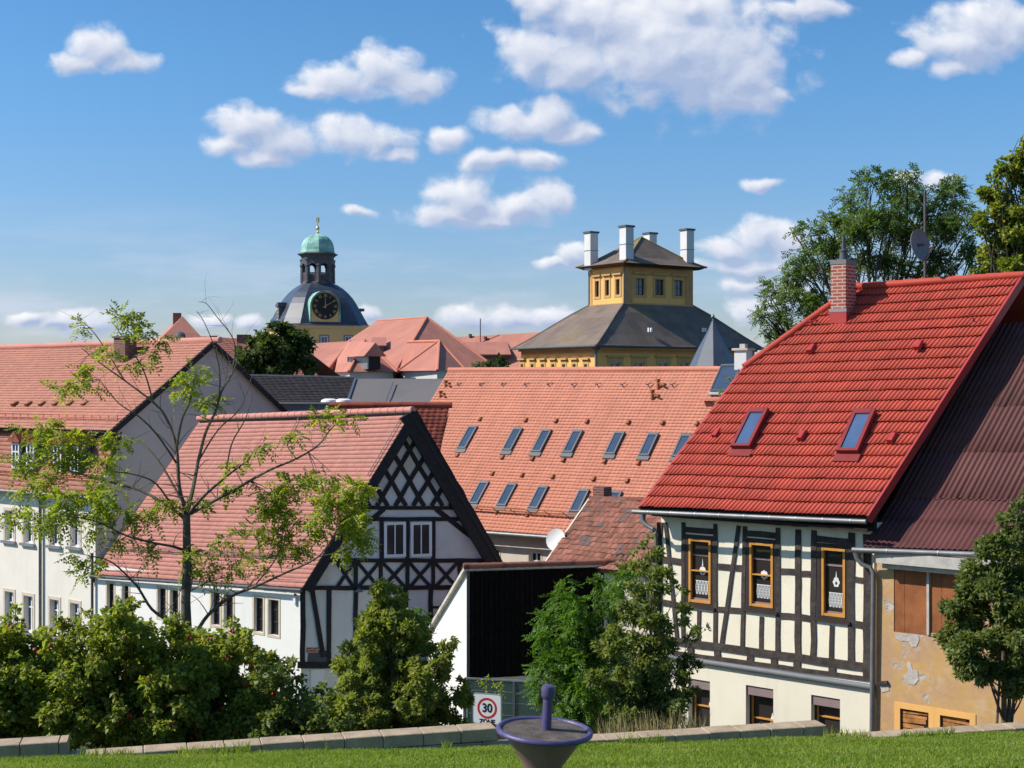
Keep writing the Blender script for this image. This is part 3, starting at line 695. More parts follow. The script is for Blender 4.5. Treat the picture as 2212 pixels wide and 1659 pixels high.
# ------------------------------------------------------------------ red-roofed half-timbered house
def red_house():
    pL, pR = P(1428, 1400, 29.3), P(1888, 1400, 26.2)
    pL.z = pR.z = 0
    t = thing('half_timbered_house', 'cream half-timbered house with bright red tiled roof, brick chimney and orange window frames', 'house', (pR.x, pR.y, -9.4))
    fr = wall_fr(pL, pR); Lw = (pR-pL).length
    n_in = V3((.8, .6, 0))
    E1, E2 = P(1383, 1097, 29.0), P(1872, 1117, 25.75)
    R2 = P(2206, 598, 29.0)
    up = R2 - E2
    Vv = E1 + V3((4.0, 3.0, 4.70))                     # where the left verge would meet the ridge without the half hip
    # hip
    tH = .625
    H = E1.lerp(Vv, tH); R1 = Vv.lerp(R2, .27)
    def Lf(tt): return 0. if tt < tH else .27*(tt-tH)/(1-tH)
    roof = tile_roof('roof', E1, E2, R2, Vv, 'red_tile', t, roll=.094, course=.315, amp=.028, step=.038, thick=.36, kind='rib', dip=.016, ov=.3, L=Lf, sub=8, jit=.004, per=2, wave=.016)
    rf = fr3(E1.lerp(E2, 0), E2, Vv)
    nrm = rf.n if rf.n.z > 0 else -rf.n
    if rf.n.z < 0: rf = Fr(rf.o, rf.ex, rf.ey, -rf.n)
    bk = lambda p: V3((2*Vv.x - p.x, 2*Vv.y - p.y, p.z))
    E1b = E1 + V3((8.0, 6.0, 0)); E2b = E2 + V3((8.0, 6.0, 0)); Hb = E1b.lerp(Vv, tH)
    hp = tile_roof('hip_roof', Hb, H, R1, R1 + V3((.01, .01, 0)), 'red_tile', roof, roll=.1, course=.315, amp=.018, step=.02, sub=4, per=2)
    mb = MB(); mb.poly([E2b, E1b, Hb, R1, R2]); mb.build('rear_roof', 'red_tile', roof)
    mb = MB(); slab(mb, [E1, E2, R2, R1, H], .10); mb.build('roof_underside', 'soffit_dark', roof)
    # verge trims
    mb = MB(); d = (R2-E2).normalized(); sd = (E2-E1).normalized()
    mb.obox(E2 - nrm*.16 + sd*.0, d*((R2-E2).length), sd*.05, nrm*.20)
    mb.build('verge_trim', 'red_metal', roof)
    mb = MB(); d = (H-E1).normalized(); mb.obox(E1 - nrm*.10 - sd*.04, d*((H-E1).length), sd*.05, nrm*.14); mb.build('verge_trim', 'red_metal', roof)
    ridge_caps(R1 + V3((0, 0, .03)), R2 + V3((0, 0, .03)), .085, .36, 'red_tile', roof)
    ridge_caps(H + nrm*.02, R1 + V3((0, 0, .05)), .085, .36, 'red_tile', roof, 'hip_tiles')
    # walls
    zt, zb = -2.62, -9.4
    z0 = -5.67
    win_lo = [h2(405, 1155) + h2(540, 1520), h2(765, 1200) + h2(938, 1560), h2(1175, 1262) + h2(1357, 1600)]
    lo = []
    for (x0, y0, x1, y1) in win_lo:
        a0, a1, b0, b1 = fr.rect(x0, y0, x1, y1); b1 = fr.at((x0+x1)/2, y0)[1]; lo.append((a0, a1, b1-1.36, b1))
    up_px = [h2(388, 245) + h2(563, 688), h2(768, 268) + h2(955, 715), h2(1213, 300) + h2(1410, 775)]
    upw = [fr.rect(*q) for q in up_px]
    mb = MB(); holes_wall(mb, fr, 0, Lw, zb, z0, lo, .22)
    # other three ground-floor walls
    a, b = fr.W(0, 0), fr.W(Lw, 0); a2, b2 = a + n_in*10*.75, b + n_in*10*.75
    for p, q in ((a2, a), (b, b2), (b2, a2)): mb.poly([(p.x, p.y, zb), (q.x, q.y, zb), (q.x, q.y, z0), (p.x, p.y, z0)])
    mb.build('ground_floor_wall', 'cream_plaster', t)
    mb = MB(); holes_wall(mb, fr, 0, Lw, z0, zt, upw, .12)
    for p, q in ((a2, a), (b, b2), (b2, a2)): mb.poly([(p.x, p.y, z0), (q.x, q.y, z0), (q.x, q.y, zt), (p.x, p.y, zt)])
    for p, q in ((a, a2), (b, b2)):
        pass
    uw = mb.build('timbered_wall', 'panel_plaster', t)
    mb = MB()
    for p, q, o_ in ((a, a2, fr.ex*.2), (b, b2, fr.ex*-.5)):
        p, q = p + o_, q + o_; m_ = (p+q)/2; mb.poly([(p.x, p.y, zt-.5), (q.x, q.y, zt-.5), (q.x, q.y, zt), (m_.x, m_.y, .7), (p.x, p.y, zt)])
    mb.build('gable_shade_wall', 'soffit_dark', t)  # gable wall tops; dark soffit colour stands in for the shadow on them
    # timbers
    K = 1/2.908/F*27.4      # metres per crop pixel
    c0, c1_ = .0, .022
    def beam(p, q, w, e=.0):
        mb = MB(); wbar(fr, mb, h2(*p), h2(*q), w*K, c0, c1_ + e); return mb.build('timber', 'timber_brown', t)
    beam((262, 165), (337, 905), 27, .004)
    beam((226, 165), (214, 930), 44)
    beam((375, 165), (372, 905), 28); beam((576, 175), (574, 945), 29); beam((722, 185), (613, 945), 27, .004); beam((760, 190), (745, 955), 28)
    beam((970, 200), (967, 990), 31); beam((1095, 210), (1092, 1005), 40); beam((1194, 215), (1189, 1015), 37); beam((1430, 230), (1427, 1050), 42); beam((1527, 240), (1530, 1075), 50)
    for p, q, w in (((240, 398), (362, 415), 44), ((240, 668), (362, 690), 40), ((590, 440), (748, 452), 40), ((590, 710), (746, 722), 36),
                    ((985, 471), (1077, 476), 36), ((1114, 484), (1178, 491), 36), ((985, 752), (1075, 760), 38), ((1112, 762), (1174, 771), 40),
                    ((1450, 522), (1506, 530), 34), ((1448, 805), (1508, 813), 42),
                    ((388, 208), (563, 222), 36), ((770, 232), (957, 248), 38), ((1211, 268), (1412, 286), 40)):
        beam(p, q, w, -.003)
    for p, q, w in (((473, 720), (470, 925), 26), ((865, 757), (862, 975), 28), ((1308, 812), (1305, 1040), 30)): beam(p, q, w, -.003)
    beam((205, 894), (1556, 1078), 46, .010); beam((205, 970), (1556, 1150), 26, .006)
    for x in (420, 588, 793, 945, 1090, 1308, 1526):
        y = 932 + (x-205)*.135; beam((x, y - 26), (x, y + 26), 46, .004)
    # top plate under the eave and soffit
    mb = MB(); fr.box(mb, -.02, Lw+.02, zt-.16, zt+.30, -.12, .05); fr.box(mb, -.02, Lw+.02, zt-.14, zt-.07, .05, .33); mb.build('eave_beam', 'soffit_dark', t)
    # cornice
    mb = MB(); mb.tube([fr.W(-.04, z0-.05, .03), fr.W(Lw+.03, z0-.05, .03)], .060, 12); mb.build('cornice', 'cornice_grey', t, smooth=True)
    # upper windows
    for i, (r, q) in enumerate(zip(upw, up_px)):
        a0, a1, b0, b1 = r
        w_ = window(fr, r, t, 'frame_brown', 'pane_curtain', -.06, .082, .075)
        f2 = MB(); o = (a0+.083+(.02 if i == 2 else .0), a1-.06, b0+.06, b1-.085); k = .048
        fr.box(f2, o[0], o[0]+k, o[2], o[3], -.05, .028); fr.box(f2, o[1]-k, o[1], o[2], o[3], -.05, .028)
        fr.box(f2, o[0]+k, o[1]-k, o[2], o[2]+k, -.05, .024); fr.box(f2, o[0]+k, o[1]-k, o[3]-k, o[3], -.05, .024)
        if i < 2: fr.box(f2, o[0]+k, o[1]-k, (o[2]+o[3])/2-.012, (o[2]+o[3])/2+.012, -.05, .020)
        f2.build('casement', 'orange_wood', w_)
        f3 = MB(); hb = o[2] + (o[3]-o[2])*.745
        fr.box(f3, o[0]+k, o[1]-k, hb-.018, hb+.018, -.047, -.035); fr.box(f3, o[0]+k, o[1]-k, o[2]+k, o[2]+k+.04, -.047, -.03); f3.build('inner_rail', 'shutter_mauve', w_)
        # lace: a row of scalloped strips and a hanging ornament
        lc = MB(); wb = o[1]-o[0]-2*k; y0 = o[2] + (o[3]-o[2])*.13; hh = (o[3]-o[2])*.21; x0 = o[0]+k+wb*.2; ww = wb*.8; ns = 5
        for s_ in range(ns):
            cx = x0 + ww*(s_+.5)/ns; hw = ww/ns*.42; pts = []
            for v in np.linspace(0, 1, 9):
                pts.append((cx - hw*(.45+.55*math.sin(v*math.pi)), y0 + hh*v))
            for v in np.linspace(1, 0, 9): pts.append((cx + hw*(.45+.55*math.sin(v*math.pi)), y0 + hh*v))
            for (u0, u1) in zip(pts[:-1], pts[1:]): fr.lbar(lc, u0, u1, .011, -.044, -.040)
            for v in (.3, .5, .7): fr.lbar(lc, (cx-hw*.8, y0+hh*v), (cx+hw*.8, y0+hh*(v+.05)), .007, -.0435, -.0405)
            fr.lbar(lc, (cx, y0), (cx, y0+hh), .010, -.043, -.041)
        fr.lbar(lc, (x0, y0+hh), (x0+ww, y0+hh), .016, -.043, -.039)
        lc.build('lace_curtain', 'lace', w_)
        oc = MB(); cx = o[0]+k+wb*.58; cy = o[2] + (o[3]-o[2])*.50; rr = wb*.19; tall = (1.5, 1.05, 1.35)[i]
        for kk in range(20):
            A0, A1 = 2*math.pi*kk/20, 2*math.pi*(kk+1)/20
            if i == 0: fn = lambda A: rr*(.75+.25*abs(math.cos(A)))*.9
            elif i == 1: fn = lambda A: rr*(1+.12*math.cos(8*A))
            else: fn = lambda A: rr*(.9+.1*math.cos(6*A))
            pa = (cx + fn(A0)*math.cos(A0), cy + fn(A0)*math.sin(A0)*tall); pb = (cx + fn(A1)*math.cos(A1), cy + fn(A1)*math.sin(A1)*tall)
            qa = (cx + .35*fn(A0)*math.cos(A0), cy - .02 + .35*fn(A0)*math.sin(A0)*tall); qb = (cx + .35*fn(A1)*math.cos(A1), cy - .02 + .35*fn(A1)*math.sin(A1)*tall)
            oc.prism([fr.W(*pa, -.044), fr.W(*pb, -.044), fr.W(*qb, -.044), fr.W(*qa, -.044)], fr.n*.003)
        if i != 1: fr.lbar(oc, (cx, cy+rr*tall*.8), (cx, cy+rr*tall*2.0), .03, -.044, -.040, .004)
        oc.build('lace_ornament', 'lace', w_)
        sl_ = MB(); fr.box(sl_, a0-.05, a1+.05, b0-.055, b0-.003, 0, .06); sl_.build('sill', 'frame_brown', w_)
    # ground-floor windows with roller-shutter boxes
    for i, r in enumerate(lo):
        a0, a1, b0, b1 = r
        w_ = window(fr, (a0+.0, a1, b0, b1-.16), t, 'frame_brown', 'pane_curtain', -.20, .05, .05)
        f2 = MB(); fr.box(f2, a0+.055, a0+.075, b0+.05, b1-.21, -.19, -.14); hb = b1 - (.56, .66, .42)[i]; fr.box(f2, a0+.07, a1-.05, hb-.014, hb+.014, -.19, -.145)
        f2.build('casement', 'orange_wood', w_)
        sb = MB(); fr.box(sb, a0+.002, a1-.002, b1-.19, b1-.003, -.19, -.03); sb.build('shutter_box', 'shutter_mauve', w_)
        lc = MB(); cx = a0 + (a1-a0)*(.83, .8, .72)[i]; cy = b1 - (.50, .66, .88)[i]
        pts = [(cx-.045, cy-.1), (cx+.045, cy-.1), (cx+.05, cy), (cx+.02, cy+.06), (cx, cy+.15), (cx-.02, cy+.06), (cx-.05, cy)]
        lc.prism([fr.W(u, v, -.186) for u, v in pts], fr.n*.003); lc.build('lace_ornament', 'lace', w_)
    # gutter and pipe at the left
    ge1, ge2 = E1 + V3((-.06, -.05, -.08)), E2 + V3((-.04, -.05, -.08))
    mb = MB(); mb.tube([ge1 - sd*.12, ge2 + sd*.02], .047, 12); g_ = mb.build('gutter', 'gutter_zinc', t, smooth=True)
    mb = MB()
    for i in range(9): p = ge1.lerp(ge2, (i+.5)/9); mb.tube([p - sd*.01, p + sd*.01], .052, 12)
    mb.build('gutter_bracket', 'metal_grey', g_, smooth=True)
    mb = MB(); q = [P(*h2(115, 90), 29.35), P(*h2(117, 150), 29.3), P(*h2(135, 180), 29.25), P(*h2(185, 205), 29.1), fr.pw(*h2(215, 240), .07), fr.W(fr.at(*h2(200, 900))[0], -9.0, .07)]
    mb.tube(q, [.09, .062, .05, .048, .048, .048], 12); mb.build('downpipe', 'gutter_zinc', t, smooth=True)
    # skylights
    for (bl, tl, br) in ((h1(662, 1185), h1(838, 953), h1(775, 1195)), (h1(1305, 1215), h1(1468, 960), h1(1432, 1228))):
        a, b = rf.at(*bl); a2, b2 = rf.at(*tl); a3, _ = rf.at(*br)
        skylight(rf, a, b, a3-a, b2-b, t, 'red_frame', 'sky_mirror', .15, 'red_frame', .075, .2)
    for p in (h1(540, 1115), h1(1058, 1132), h1(1118, 598), h4(1072, 1352), h3(330, 22)):
        a, b = rf.at(*p); vent(rf, a, b, t, 'red_metal', .13, .30, .12)
    for p in (h4(445, 1165), h4(1435, 1125)):
        a, b = rf.at(*p); mb = MB(); mb.tube([rf.W(a-.06, b, .03), rf.W(a-.07, b-.1, .10), rf.W(a, b-.14, .13), rf.W(a+.07, b-.1, .10), rf.W(a+.06, b, .03)], .012, 6); mb.build('roof_hook', 'red_metal', t)
    # chimney
    k = rf.pw(1827, 697)
    f = sd.copy(); f.z = 0; f.normalize(); n_ = V3((-f.y, f.x, 0)); ztop = (CY-560)/F*k.y
    bx = lambda mb, z0_, z1_, e: mb.obox(k + f*(-.36-e) + n_*(-e) + V3((0, 0, z0_-k.z)), f*(.36+2*e), n_*(.50+2*e), (0, 0, z1_-z0_))
    mb = MB(); bx(mb, k.z-.3, ztop-.10, 0); ch = mb.build('chimney', 'brick', roof)
    mb = MB(); bx(mb, ztop-.10, ztop, .012); mb.build('chimney_cap', 'cornice_grey', ch)
    mb = MB(); bx(mb, k.z-.25, k.z+.24, .022); mb.build('flashing', 'red_metal', ch)
    mb = MB(); bx(mb, k.z+.24, k.z+.31, .028); mb.build('flashing_strip', 'metal_grey', ch)
    mb = MB(); cc = k - f*.18 + n_*.25; cc.z = ztop
    mb.lathe(cc, [(.10, 0), (.085, .12), (.085, .2), (.095, .2), (.095, .23), (.045, .25), (.035, .26), (.03, .55)], 16); mb.build('flue_pipe', 'lead_dark', ch, smooth=True)
    # downpipe on the right corner
    mb = MB(); q = [h2(1482, 335), h2(1486, 385), h2(1515, 425), h2(1560, 445), h2(1578, 480), h2(1580, 520)]
    pts = [fr.pw(x, y, .13 if i < 3 else .09) for i, (x, y) in enumerate(q)]; last = fr.pw(*h2(1568, 1500), .08)
    pts += [last, V3((last.x, last.y, -9.2))]; mb.tube(pts, [.09, .06] + [.045]*6, 12); g2_ = mb.build('downpipe', 'gutter_zinc', t, smooth=True)
    return t, fr, rf, E2, R2, sd, nrm, Lw
RH, RFR, RRF, RE2, RR2, RSD, RN, RLW = red_house()

def satellite():
    m0 = P(1998, 604, 30.3); t = thing('satellite_dish', 'grey satellite dish on a tall mast rising from the red roof ridge', 'satellite dish', (m0.x, m0.y, m0.z-.3))
    mb = MB(); mb.tube([m0 - V3((0, 0, .5)), P(1998, 414, 30.3)], .028, 10); mb.build('mast', 'steel_mast', t, smooth=True)
    c = P(1986, 529, 30.1); ax = V3((.62, -.77, .15)).normalized()
    mb = MB(); R = .345; prof = [(R*s_, .24*R*s_*s_) for s_ in np.linspace(.02, 1, 10)] + [(R*1.02, .25*R)] + [(R*s_, .24*R*s_*s_-.012) for s_ in np.linspace(1, .02, 10)]
    mb.lathe(c - ax*.05, prof, 32, ax); mb.build('dish', 'dish_grey', t, smooth=True)
    mb = MB(); b0 = c - V3((0, 0, R*.95)) ; lnb = c + ax*.36 - V3((0, 0, .12)); mb.tube([c - ax*.03 - V3((0, 0, .30)), b0 + ax*.1 - V3((0, 0, .05)), lnb], .013, 6); mb.tube([lnb, lnb - ax*.09], .03, 8); mb.build('feed_arm', 'steel_mast', t)
    mb = MB(); mb.tube([c - ax*.04, P(1998, 529, 30.3)], .03, 8); mb.build('bracket', 'steel_mast', t)
satellite()

# ------------------------------------------------------------------ ochre house with the brown sheet roof
def ochre_house():
    d = RSD.copy(); d.z = 0; d.normalize()
    p = P(1894, 1400, 26.15); p.z = 0; q = p + d*8.0
    t = thing('peeling_house', 'neglected ochre house with peeling plaster, boarded windows and brown corrugated roof', 'house', (p.x, p.y, -9.4))
    fr = wall_fr(p, q); L = 8.0
    E = P(1868, 1181, 26.0); E_r = E + (P(2320, 1191, 23.6) - E)*2.0
    E_r = P(2114, 1190, 24.75); ed = (E_r-E).normalized(); E_r = E + ed*8.6
    up = V3((4.0, 3.0, 4.25)); A, B, C, D = E - ed*.05, E_r, E_r + up*1.02, E - ed*.75 + up*1.02
    # brown corrugated sheets slightly kicked at the eave
    k = .22
    m1, m2 = A.lerp(D, k) - V3((0, 0, .13)), B.lerp(C, k) - V3((0, 0, .13))
    rf = tile_roof('roof', m1, m2, C, D, 'brown_sheet', t, roll=.105, course=1.35, amp=.030, step=.012, kind='corr', sub=8, jit=0)
    tile_roof('eave_sheets', A, B, m2 + (C-m2)*.004, m1 + (D-m1)*.004, 'brown_sheet', rf, roll=.105, course=2.2, amp=.030, step=.0, kind='corr', sub=8, jit=0)
    mb = MB(); slab(mb, [m1 - RN*.02, m2 - RN*.02, C - RN*.02, D - RN*.02], .08); mb.build('roof_underside', 'soffit_dark', rf)
    mb = MB(); bk = up.copy(); bk.z = -bk.z; mb.poly([C, D, D + bk, C + bk]); mb.build('rear_roof', 'brown_sheet', rf)
    ri = V3((.8, .6, 0)); zt = E.z - .12
    bl = [fr.rect(*(h3(362, 660) + h3(533, 1004))), fr.rect(*(h3(551, 676) + h3(735, 1010)))]
    lo = [fr.rect(*(h3(395, 1402) + h3(543, 1600))), fr.rect(*(h3(602, 1437) + h3(756, 1640)))]
    lo = [(a0, a1, b1-.95, b1) for a0, a1, b0, b1 in lo]
    mb = MB(); holes_wall(mb, fr, .0, L, -9.4, zt, bl + lo, .06)
    a, b = fr.W(0, 0), fr.W(L, 0); a2, b2 = a + ri*7.4, b + ri*7.4
    for u, v in ((b, b2), (b2, a2), (a2, a)): mb.poly([(u.x, u.y, -9.4), (v.x, v.y, -9.4), (v.x, v.y, zt), (u.x, u.y, zt)])
    m_ = (b+b2)/2; mb.poly([(b.x, b.y, zt), (b2.x, b2.y, zt), (m_.x, m_.y, zt+4.1)])
    mb.build('wall', 'peeling_ochre', t)
    for i, r in enumerate(bl):
        a0, a1, b0, b1 = r; mb = MB(); xm = a0 + (a1-a0)*.32
        fr.box(mb, a0+.005, xm-.004, b0+.005, b1-.004, -.05, -.012); fr.box(mb, xm+.004, a1-.005, b0+.005, b1-.004, -.05, -.008)
        o = mb.build('window_board', 'rust_board', t)
    for i, r in enumerate(lo):
        a0, a1, b0, b1 = r; mb = MB(); fr.box(mb, a0, a1, b0, b1, -.059, -.05); bb = mb.build('window_opening', 'pane_dark', t)
        mb = MB(); y = b0; rnd = random.Random(i+4)
        while y < b1-.05:
            h = rnd.uniform(.05, .10); fr.lbar(mb, (a0+.02, y+h/2), (a1-rnd.uniform(.0, .12), y+h/2+rnd.uniform(-.03, .03)), h*.85, -.045, -.03, h*rnd.uniform(.5, .9)); y += h
        mb.build('broken_boards', 'broken_board', bb)
        sr = MB(); w = .11; fr.box(sr, a0-w, a0, b0, b1+w, 0, .012); fr.box(sr, a1, a1+w, b0, b1+w, 0, .012); fr.box(sr, a0, a1, b1, b1+w, 0, .0115); sr.build('surround', 'yellow_plaster', bb)
    # weathered eave boards
    mb = MB(); fr.box(mb, .12, L, zt-.16, zt+.05, 0, .30); e1 = mb.build('eave_board', 'weathered_wood', t)
    mb = MB(); fr.box(mb, .18, L, zt-.27, zt-.163, 0, .16); mb.build('eave_moulding', 'weathered_wood', t)
    # bare masonry patches
    def patch(pts):
        mb = MB(); mb.prism([fr.pw(*h3(*p), -.004) for p in pts], fr.n*.012); mb.build('bare_patch', 'bare_masonry', t)
    patch([(370, 1003), (490, 1008), (495, 1035), (480, 1070), (455, 1072), (440, 1045), (400, 1042), (375, 1030)])
    patch([(438, 1142), (452, 1160), (458, 1190), (485, 1195), (492, 1240), (470, 1270), (440, 1262), (415, 1240), (425, 1215), (440, 1190), (430, 1165)])
    patch([(290, 1270), (335, 1268), (338, 1300), (300, 1308)])
    mb = MB(); fr.bar(mb, h3(285, 1258), h3(333, 1256), .06, 0, .05); mb.build('beam_end', 'timber_brown', t)
    mb = MB(); fr.bar(mb, h3(541, 670), h3(541, 1010), .045, 0, .03); mb.build('window_post', 'weathered_wood', t)
    # gutter
    g1_, g2_ = E + V3((-.05, -.05, -.06)), E_r + V3((-.05, -.05, -.06))
    mb = MB(); mb.tube([g1_ - ed*.20, g2_], .052, 12); g = mb.build('gutter', 'gutter_zinc', t, smooth=True)
    mb = MB()
    for i in range(9): pp = g1_.lerp(g2_, (i+.5)/9); mb.tube([pp - ed*.012, pp + ed*.012], .058, 12)
    mb.build('gutter_bracket', 'metal_grey', g, smooth=True)
ochre_house()

# ------------------------------------------------------------------ house with the latticed gable
def gable_house():
    Cc = P(650, 1280, 42); Lf_ = P(200, 1280, 48.6); Rt = P(1110, 1280, 44)
    t = thing('gabled_house', 'white house with pink tiled roof and black half-timbered lattice gable', 'house', (Cc.x, Cc.y, -10.6))
    zb = -10.8
    sf = wall_fr(V3((Lf_.x, Lf_.y, 0)), V3((Cc.x, Cc.y, 0))); Ls = (V3((Lf_.x-Cc.x, Lf_.y-Cc.y, 0))).length
    gf = wall_fr(V3((Cc.x, Cc.y, 0)), V3((Rt.x, Rt.y, 0))); Lg = V3((Rt.x-Cc.x, Rt.y-Cc.y, 0)).length
    A = P(200, 1241, 48.5); B = P(654, 1270, 41.75); ap = P(892, 887, 42.75); Dd = P(436, 905, 49.1)
    Br = P(1118, 1270, 43.7); ld = (Dd-ap); Ar = Br + V3((ld.x, ld.y, 0))
    roof = tile_roof('roof', A, B, ap, Dd, 'pink_tile', t, roll=.17, course=.16, amp=.004, step=.021, kind='flat', sub=5, jit=.0012, wave=.02)
    rr = tile_roof('rear_roof', Br, Ar, Dd, ap, 'pink_tile', roof, roll=.3, course=.335, amp=.006, step=.02, kind='flat', sub=2)
    mb = MB(); slab(mb, [A, B, ap, Dd], .12); slab(mb, [Br, Ar, Dd, ap], .12); mb.build('roof_underside', 'soffit_dark', roof)
    # bargeboards
    gn = gf.n
    def barge(p, q, w=.30):
        mb = MB(); d = (q-p); u = V3((0, 0, 1)); dn = d.normalized(); pr = (gn.cross(dn)).normalized(); pr = pr if pr.z < 0 else -pr
        mb.obox(p - gn*.22, d, pr*w, gn*.26); return mb.build('bargeboard', 'timber_black', roof)
    barge(B, ap); barge(Br, ap, .46)
    d2 = -ld.normalized()
    mb = MB(); mb.obox(A, Dd-A, -d2*.05, V3((0, 0, -.35))); mb.build('verge_board', 'dark_red_tile', roof)
    ridge_caps(ap + V3((0, 0, .02)), Dd + V3((0, 0, .02)), .10, .33, 'pink_tile', roof)
    rf = fr3(A, B, Dd)
    # snow rail along the eave
    mb = MB()
    for h in (.05, .16): mb.tube([rf.W(.3, .95, h), rf.W((B-A).length-.4, .95, h)], .012, 5)
    for i in range(15): x = .4 + i*((B-A).length-.9)/14; mb.tube([rf.W(x, .95, .0), rf.W(x, .93, .18)], .012, 5)
    mb.build('snow_guard', 'steel_mast', t)
    # joints along the roof (lightning conductor)
    for (p, q) in ((g1(1040, 240), g1(760, 720)), (g1(180, 195), g1(80, 390)), (g1(505, 175), g1(490, 235))):
        mb = MB(); rf.bar(mb, p, q, .03, .02, .035); mb.build('conductor', 'steel_mast', t)
    # white long side with paired windows
    wpx = [((735, 375), (790, 580)), ((840, 390), (893, 590)), ((1085, 408), (1150, 630)), ((1172, 422), (1236, 655)), ((1455, 437), (1523, 682)), ((1543, 452), (1614, 700)), ((1750, 472), (1822, 730)), ((1850, 487), (1930, 752))]
    hs = []
    for p, q in wpx:
        a0, a1, b0, b1 = sf.rect(*(c2(*p) + c2(*q))); hs.append((a0+.05, a1-.02, b0+.05, b1-.04))
    zt = -6.28
    mb = MB(); holes_wall(mb, sf, 0, Ls, zb, zt, hs, .16)
    wl = mb.build('side_wall', 'white_plaster', t)
    for r in hs:
        a0, a1, b0, b1 = r
        w = window(sf, (a0, a1, b0, b1), t, 'frame_brown', 'pane_dark', -.15, .05, .05, hb=(.36, .7), bw=.04)
        mb = MB(); k = .075
        sf.box(mb, a0-k, a0, b0-k, b1+k, 0, .014); sf.box(mb, a1, a1+k, b0-k, b1+k, 0, .014); sf.box(mb, a0, a1, b1, b1+k, 0, .0138); sf.box(mb, a0, a1, b0-k, b0, 0, .0138)
        mb.build('surround', 'sandstone', w)
    # other walls
    mb = MB(); n2 = V3((ld.x, ld.y, 0)); a = gf.W(Lg, 0); b = a + n2; l = sf.W(0, 0)
    for u, v in ((a, b), (b, l)): mb.poly([(u.x, u.y, zb), (v.x, v.y, zb), (v.x, v.y, zt), (u.x, u.y, zt)])
    mb.poly([(b.x, b.y, zt), (l.x, l.y, zt), (Dd.x, Dd.y, Dd.z-.3)])
    mb.build('rear_wall', 'grey_plaster', t)
    # gable wall
    a_ap, b_ap = gf.at(*g1(1145, 165)); aL, bL = gf.at(*g1(180, 1690)); aR, bR = gf.at(*g1(2020, 1690))
    mb = MB(); mb.poly([gf.W(0, zb), gf.W(Lg, zb), gf.W(Lg, bR), gf.W(a_ap, b_ap), gf.W(0, bL)])
    gw = mb.build('gable_wall', 'gable_plaster', t)
    K = 1/4./F*43
    def beam(p, q, w, e=0., cv=g1, m='timber_black', nm='timber'):
        mb = MB(); wbar(gf, mb, cv(*p), cv(*q), w*K, 0, .03+e); return mb.build(nm, m, t)
    # outer rafters
    beam((1150, 178), (205, 1675), 70, .012); beam((1140, 178), (1975, 1640), 95, .012)
    # lattice parallel to the rafters, clipped to the triangle above the collar beam
    yb = 985; sl = 1.71
    def clip(x0, y0, s):    # line through (x0,y0) with dy/dx = s ; within the rafters
        pts = []
        for y in np.arange(240, yb+1, 2.):
            x = x0 + (y-y0)/s; xl = 1112 - (y-250)/1.72; xr = 1124 + (y-250)/1.66
            if xl - 6 <= x <= xr + 6: pts.append((x, y))
        return (pts[0], pts[-1]) if len(pts) > 8 else None
    for i in range(-4, 5):
        for s in (sl, -sl):
            x0 = 1119 + i*157 ; r = clip(x0, 770, s)
            if r: beam(r[0], r[1], 38, .004 if s > 0 else .007)
    # brown infill of one diamond
    mb = MB(); mb.prism([gf.pw(*g1(*p), .0) for p in ((1118, 545), (1066, 632), (1118, 725), (1172, 632))], gf.n*.012); mb.build('infill_panel', 'sandstone_pale', t)
    beam((690, 1000), (1560, 1000), 32, .015); beam((640, 1097), (1610, 1097), 34, .015)
    beam((900, 1010), (560, 1290), 40, .006); beam((1345, 1010), (1720, 1310), 44, .006)
    beam((705, 1005), (720, 1090), 40, .005); beam((1535, 1005), (1565, 1090), 50, .005)
    for x in (876, 1101, 1325): beam((x, 1110), (x, 1445), 36, .004)
    beam((440, 1455), (1850, 1455), 34, .015)
    for x in (655, 870, 1100, 1322, 1548, 1760): beam((x, 1470), (x, 1690), 34, .004)
    for x0, x1 in ((490, 638), (672, 853), (887, 1083), (1118, 1305), (1340, 1530), (1566, 1740)):
        beam((x0, 1475), (x1, 1688), 30, .007); beam((x1, 1475), (x0, 1688), 30, .009)
    beam((170, 105), (2000, 93), 36, .02, g2)
    for x, w in ((196, 44), (425, 40), (654, 38), (870, 36), (1085, 46), (1300, 40), (1540, 38), (1780, 38)): beam((x, 118), (x-4, 750), w, .004, g2)
    beam((278, 120), (375, 700), 40, .010, g2); beam((1300, 270), (1540, 268), 20, .006, g2); beam((660, 430), (1085, 428), 26, .006, g2)
    beam((150, 768), (1800, 755), 54, .03, g2)
    mb = MB(); gf.bar(mb, g2(322, 805), g2(322, 1260), .4, 0, .02); mb.build('plaster_pier', 'white_plaster', t)
    mb = MB(); gf.bar(mb, g2(330, 640), g2(230, 640), .16, 0, .02); mb.build('brick_infill', 'brick', t)
    mb = MB(); gf.bar(mb, g2(240, 705), g2(400, 705), .42, 0, .012); mb.build('board_panel', 'lead_dark', t)
    # gable windows
    for p, q in (((897, 1122), (1085, 1425)), ((1126, 1122), (1309, 1421))):
        r = gf.rect(*(g1(*p) + g1(*q))); window(gf, r, t, 'white_paint', 'pane_dark', .01, .085, .05, vb=(.5,), bw=.035)
    # gutter, alarm box
    mb = MB(); mb.tube([A + V3((-.06, -.06, -.06)), B + V3((-.04, -.06, -.06))], .055, 10); mb.build('gutter', 'lead_dark', t, smooth=True)
    x = sf.at(*c2(205, 600))[0]
    mb = MB(); mb.tube([sf.W(.12, -5.9, .1), sf.W(.12, zb, .1)], .05, 8); mb.build('downpipe', 'lead_dark', t, smooth=True)
    a, b = sf.at(*c2(2045, 490)); mb = MB(); sf.box(mb, a-.06, a+.06, b-.16, b+.10, 0, .07); al = mb.build('alarm_box', 'white_paint', t, bevel=.01)
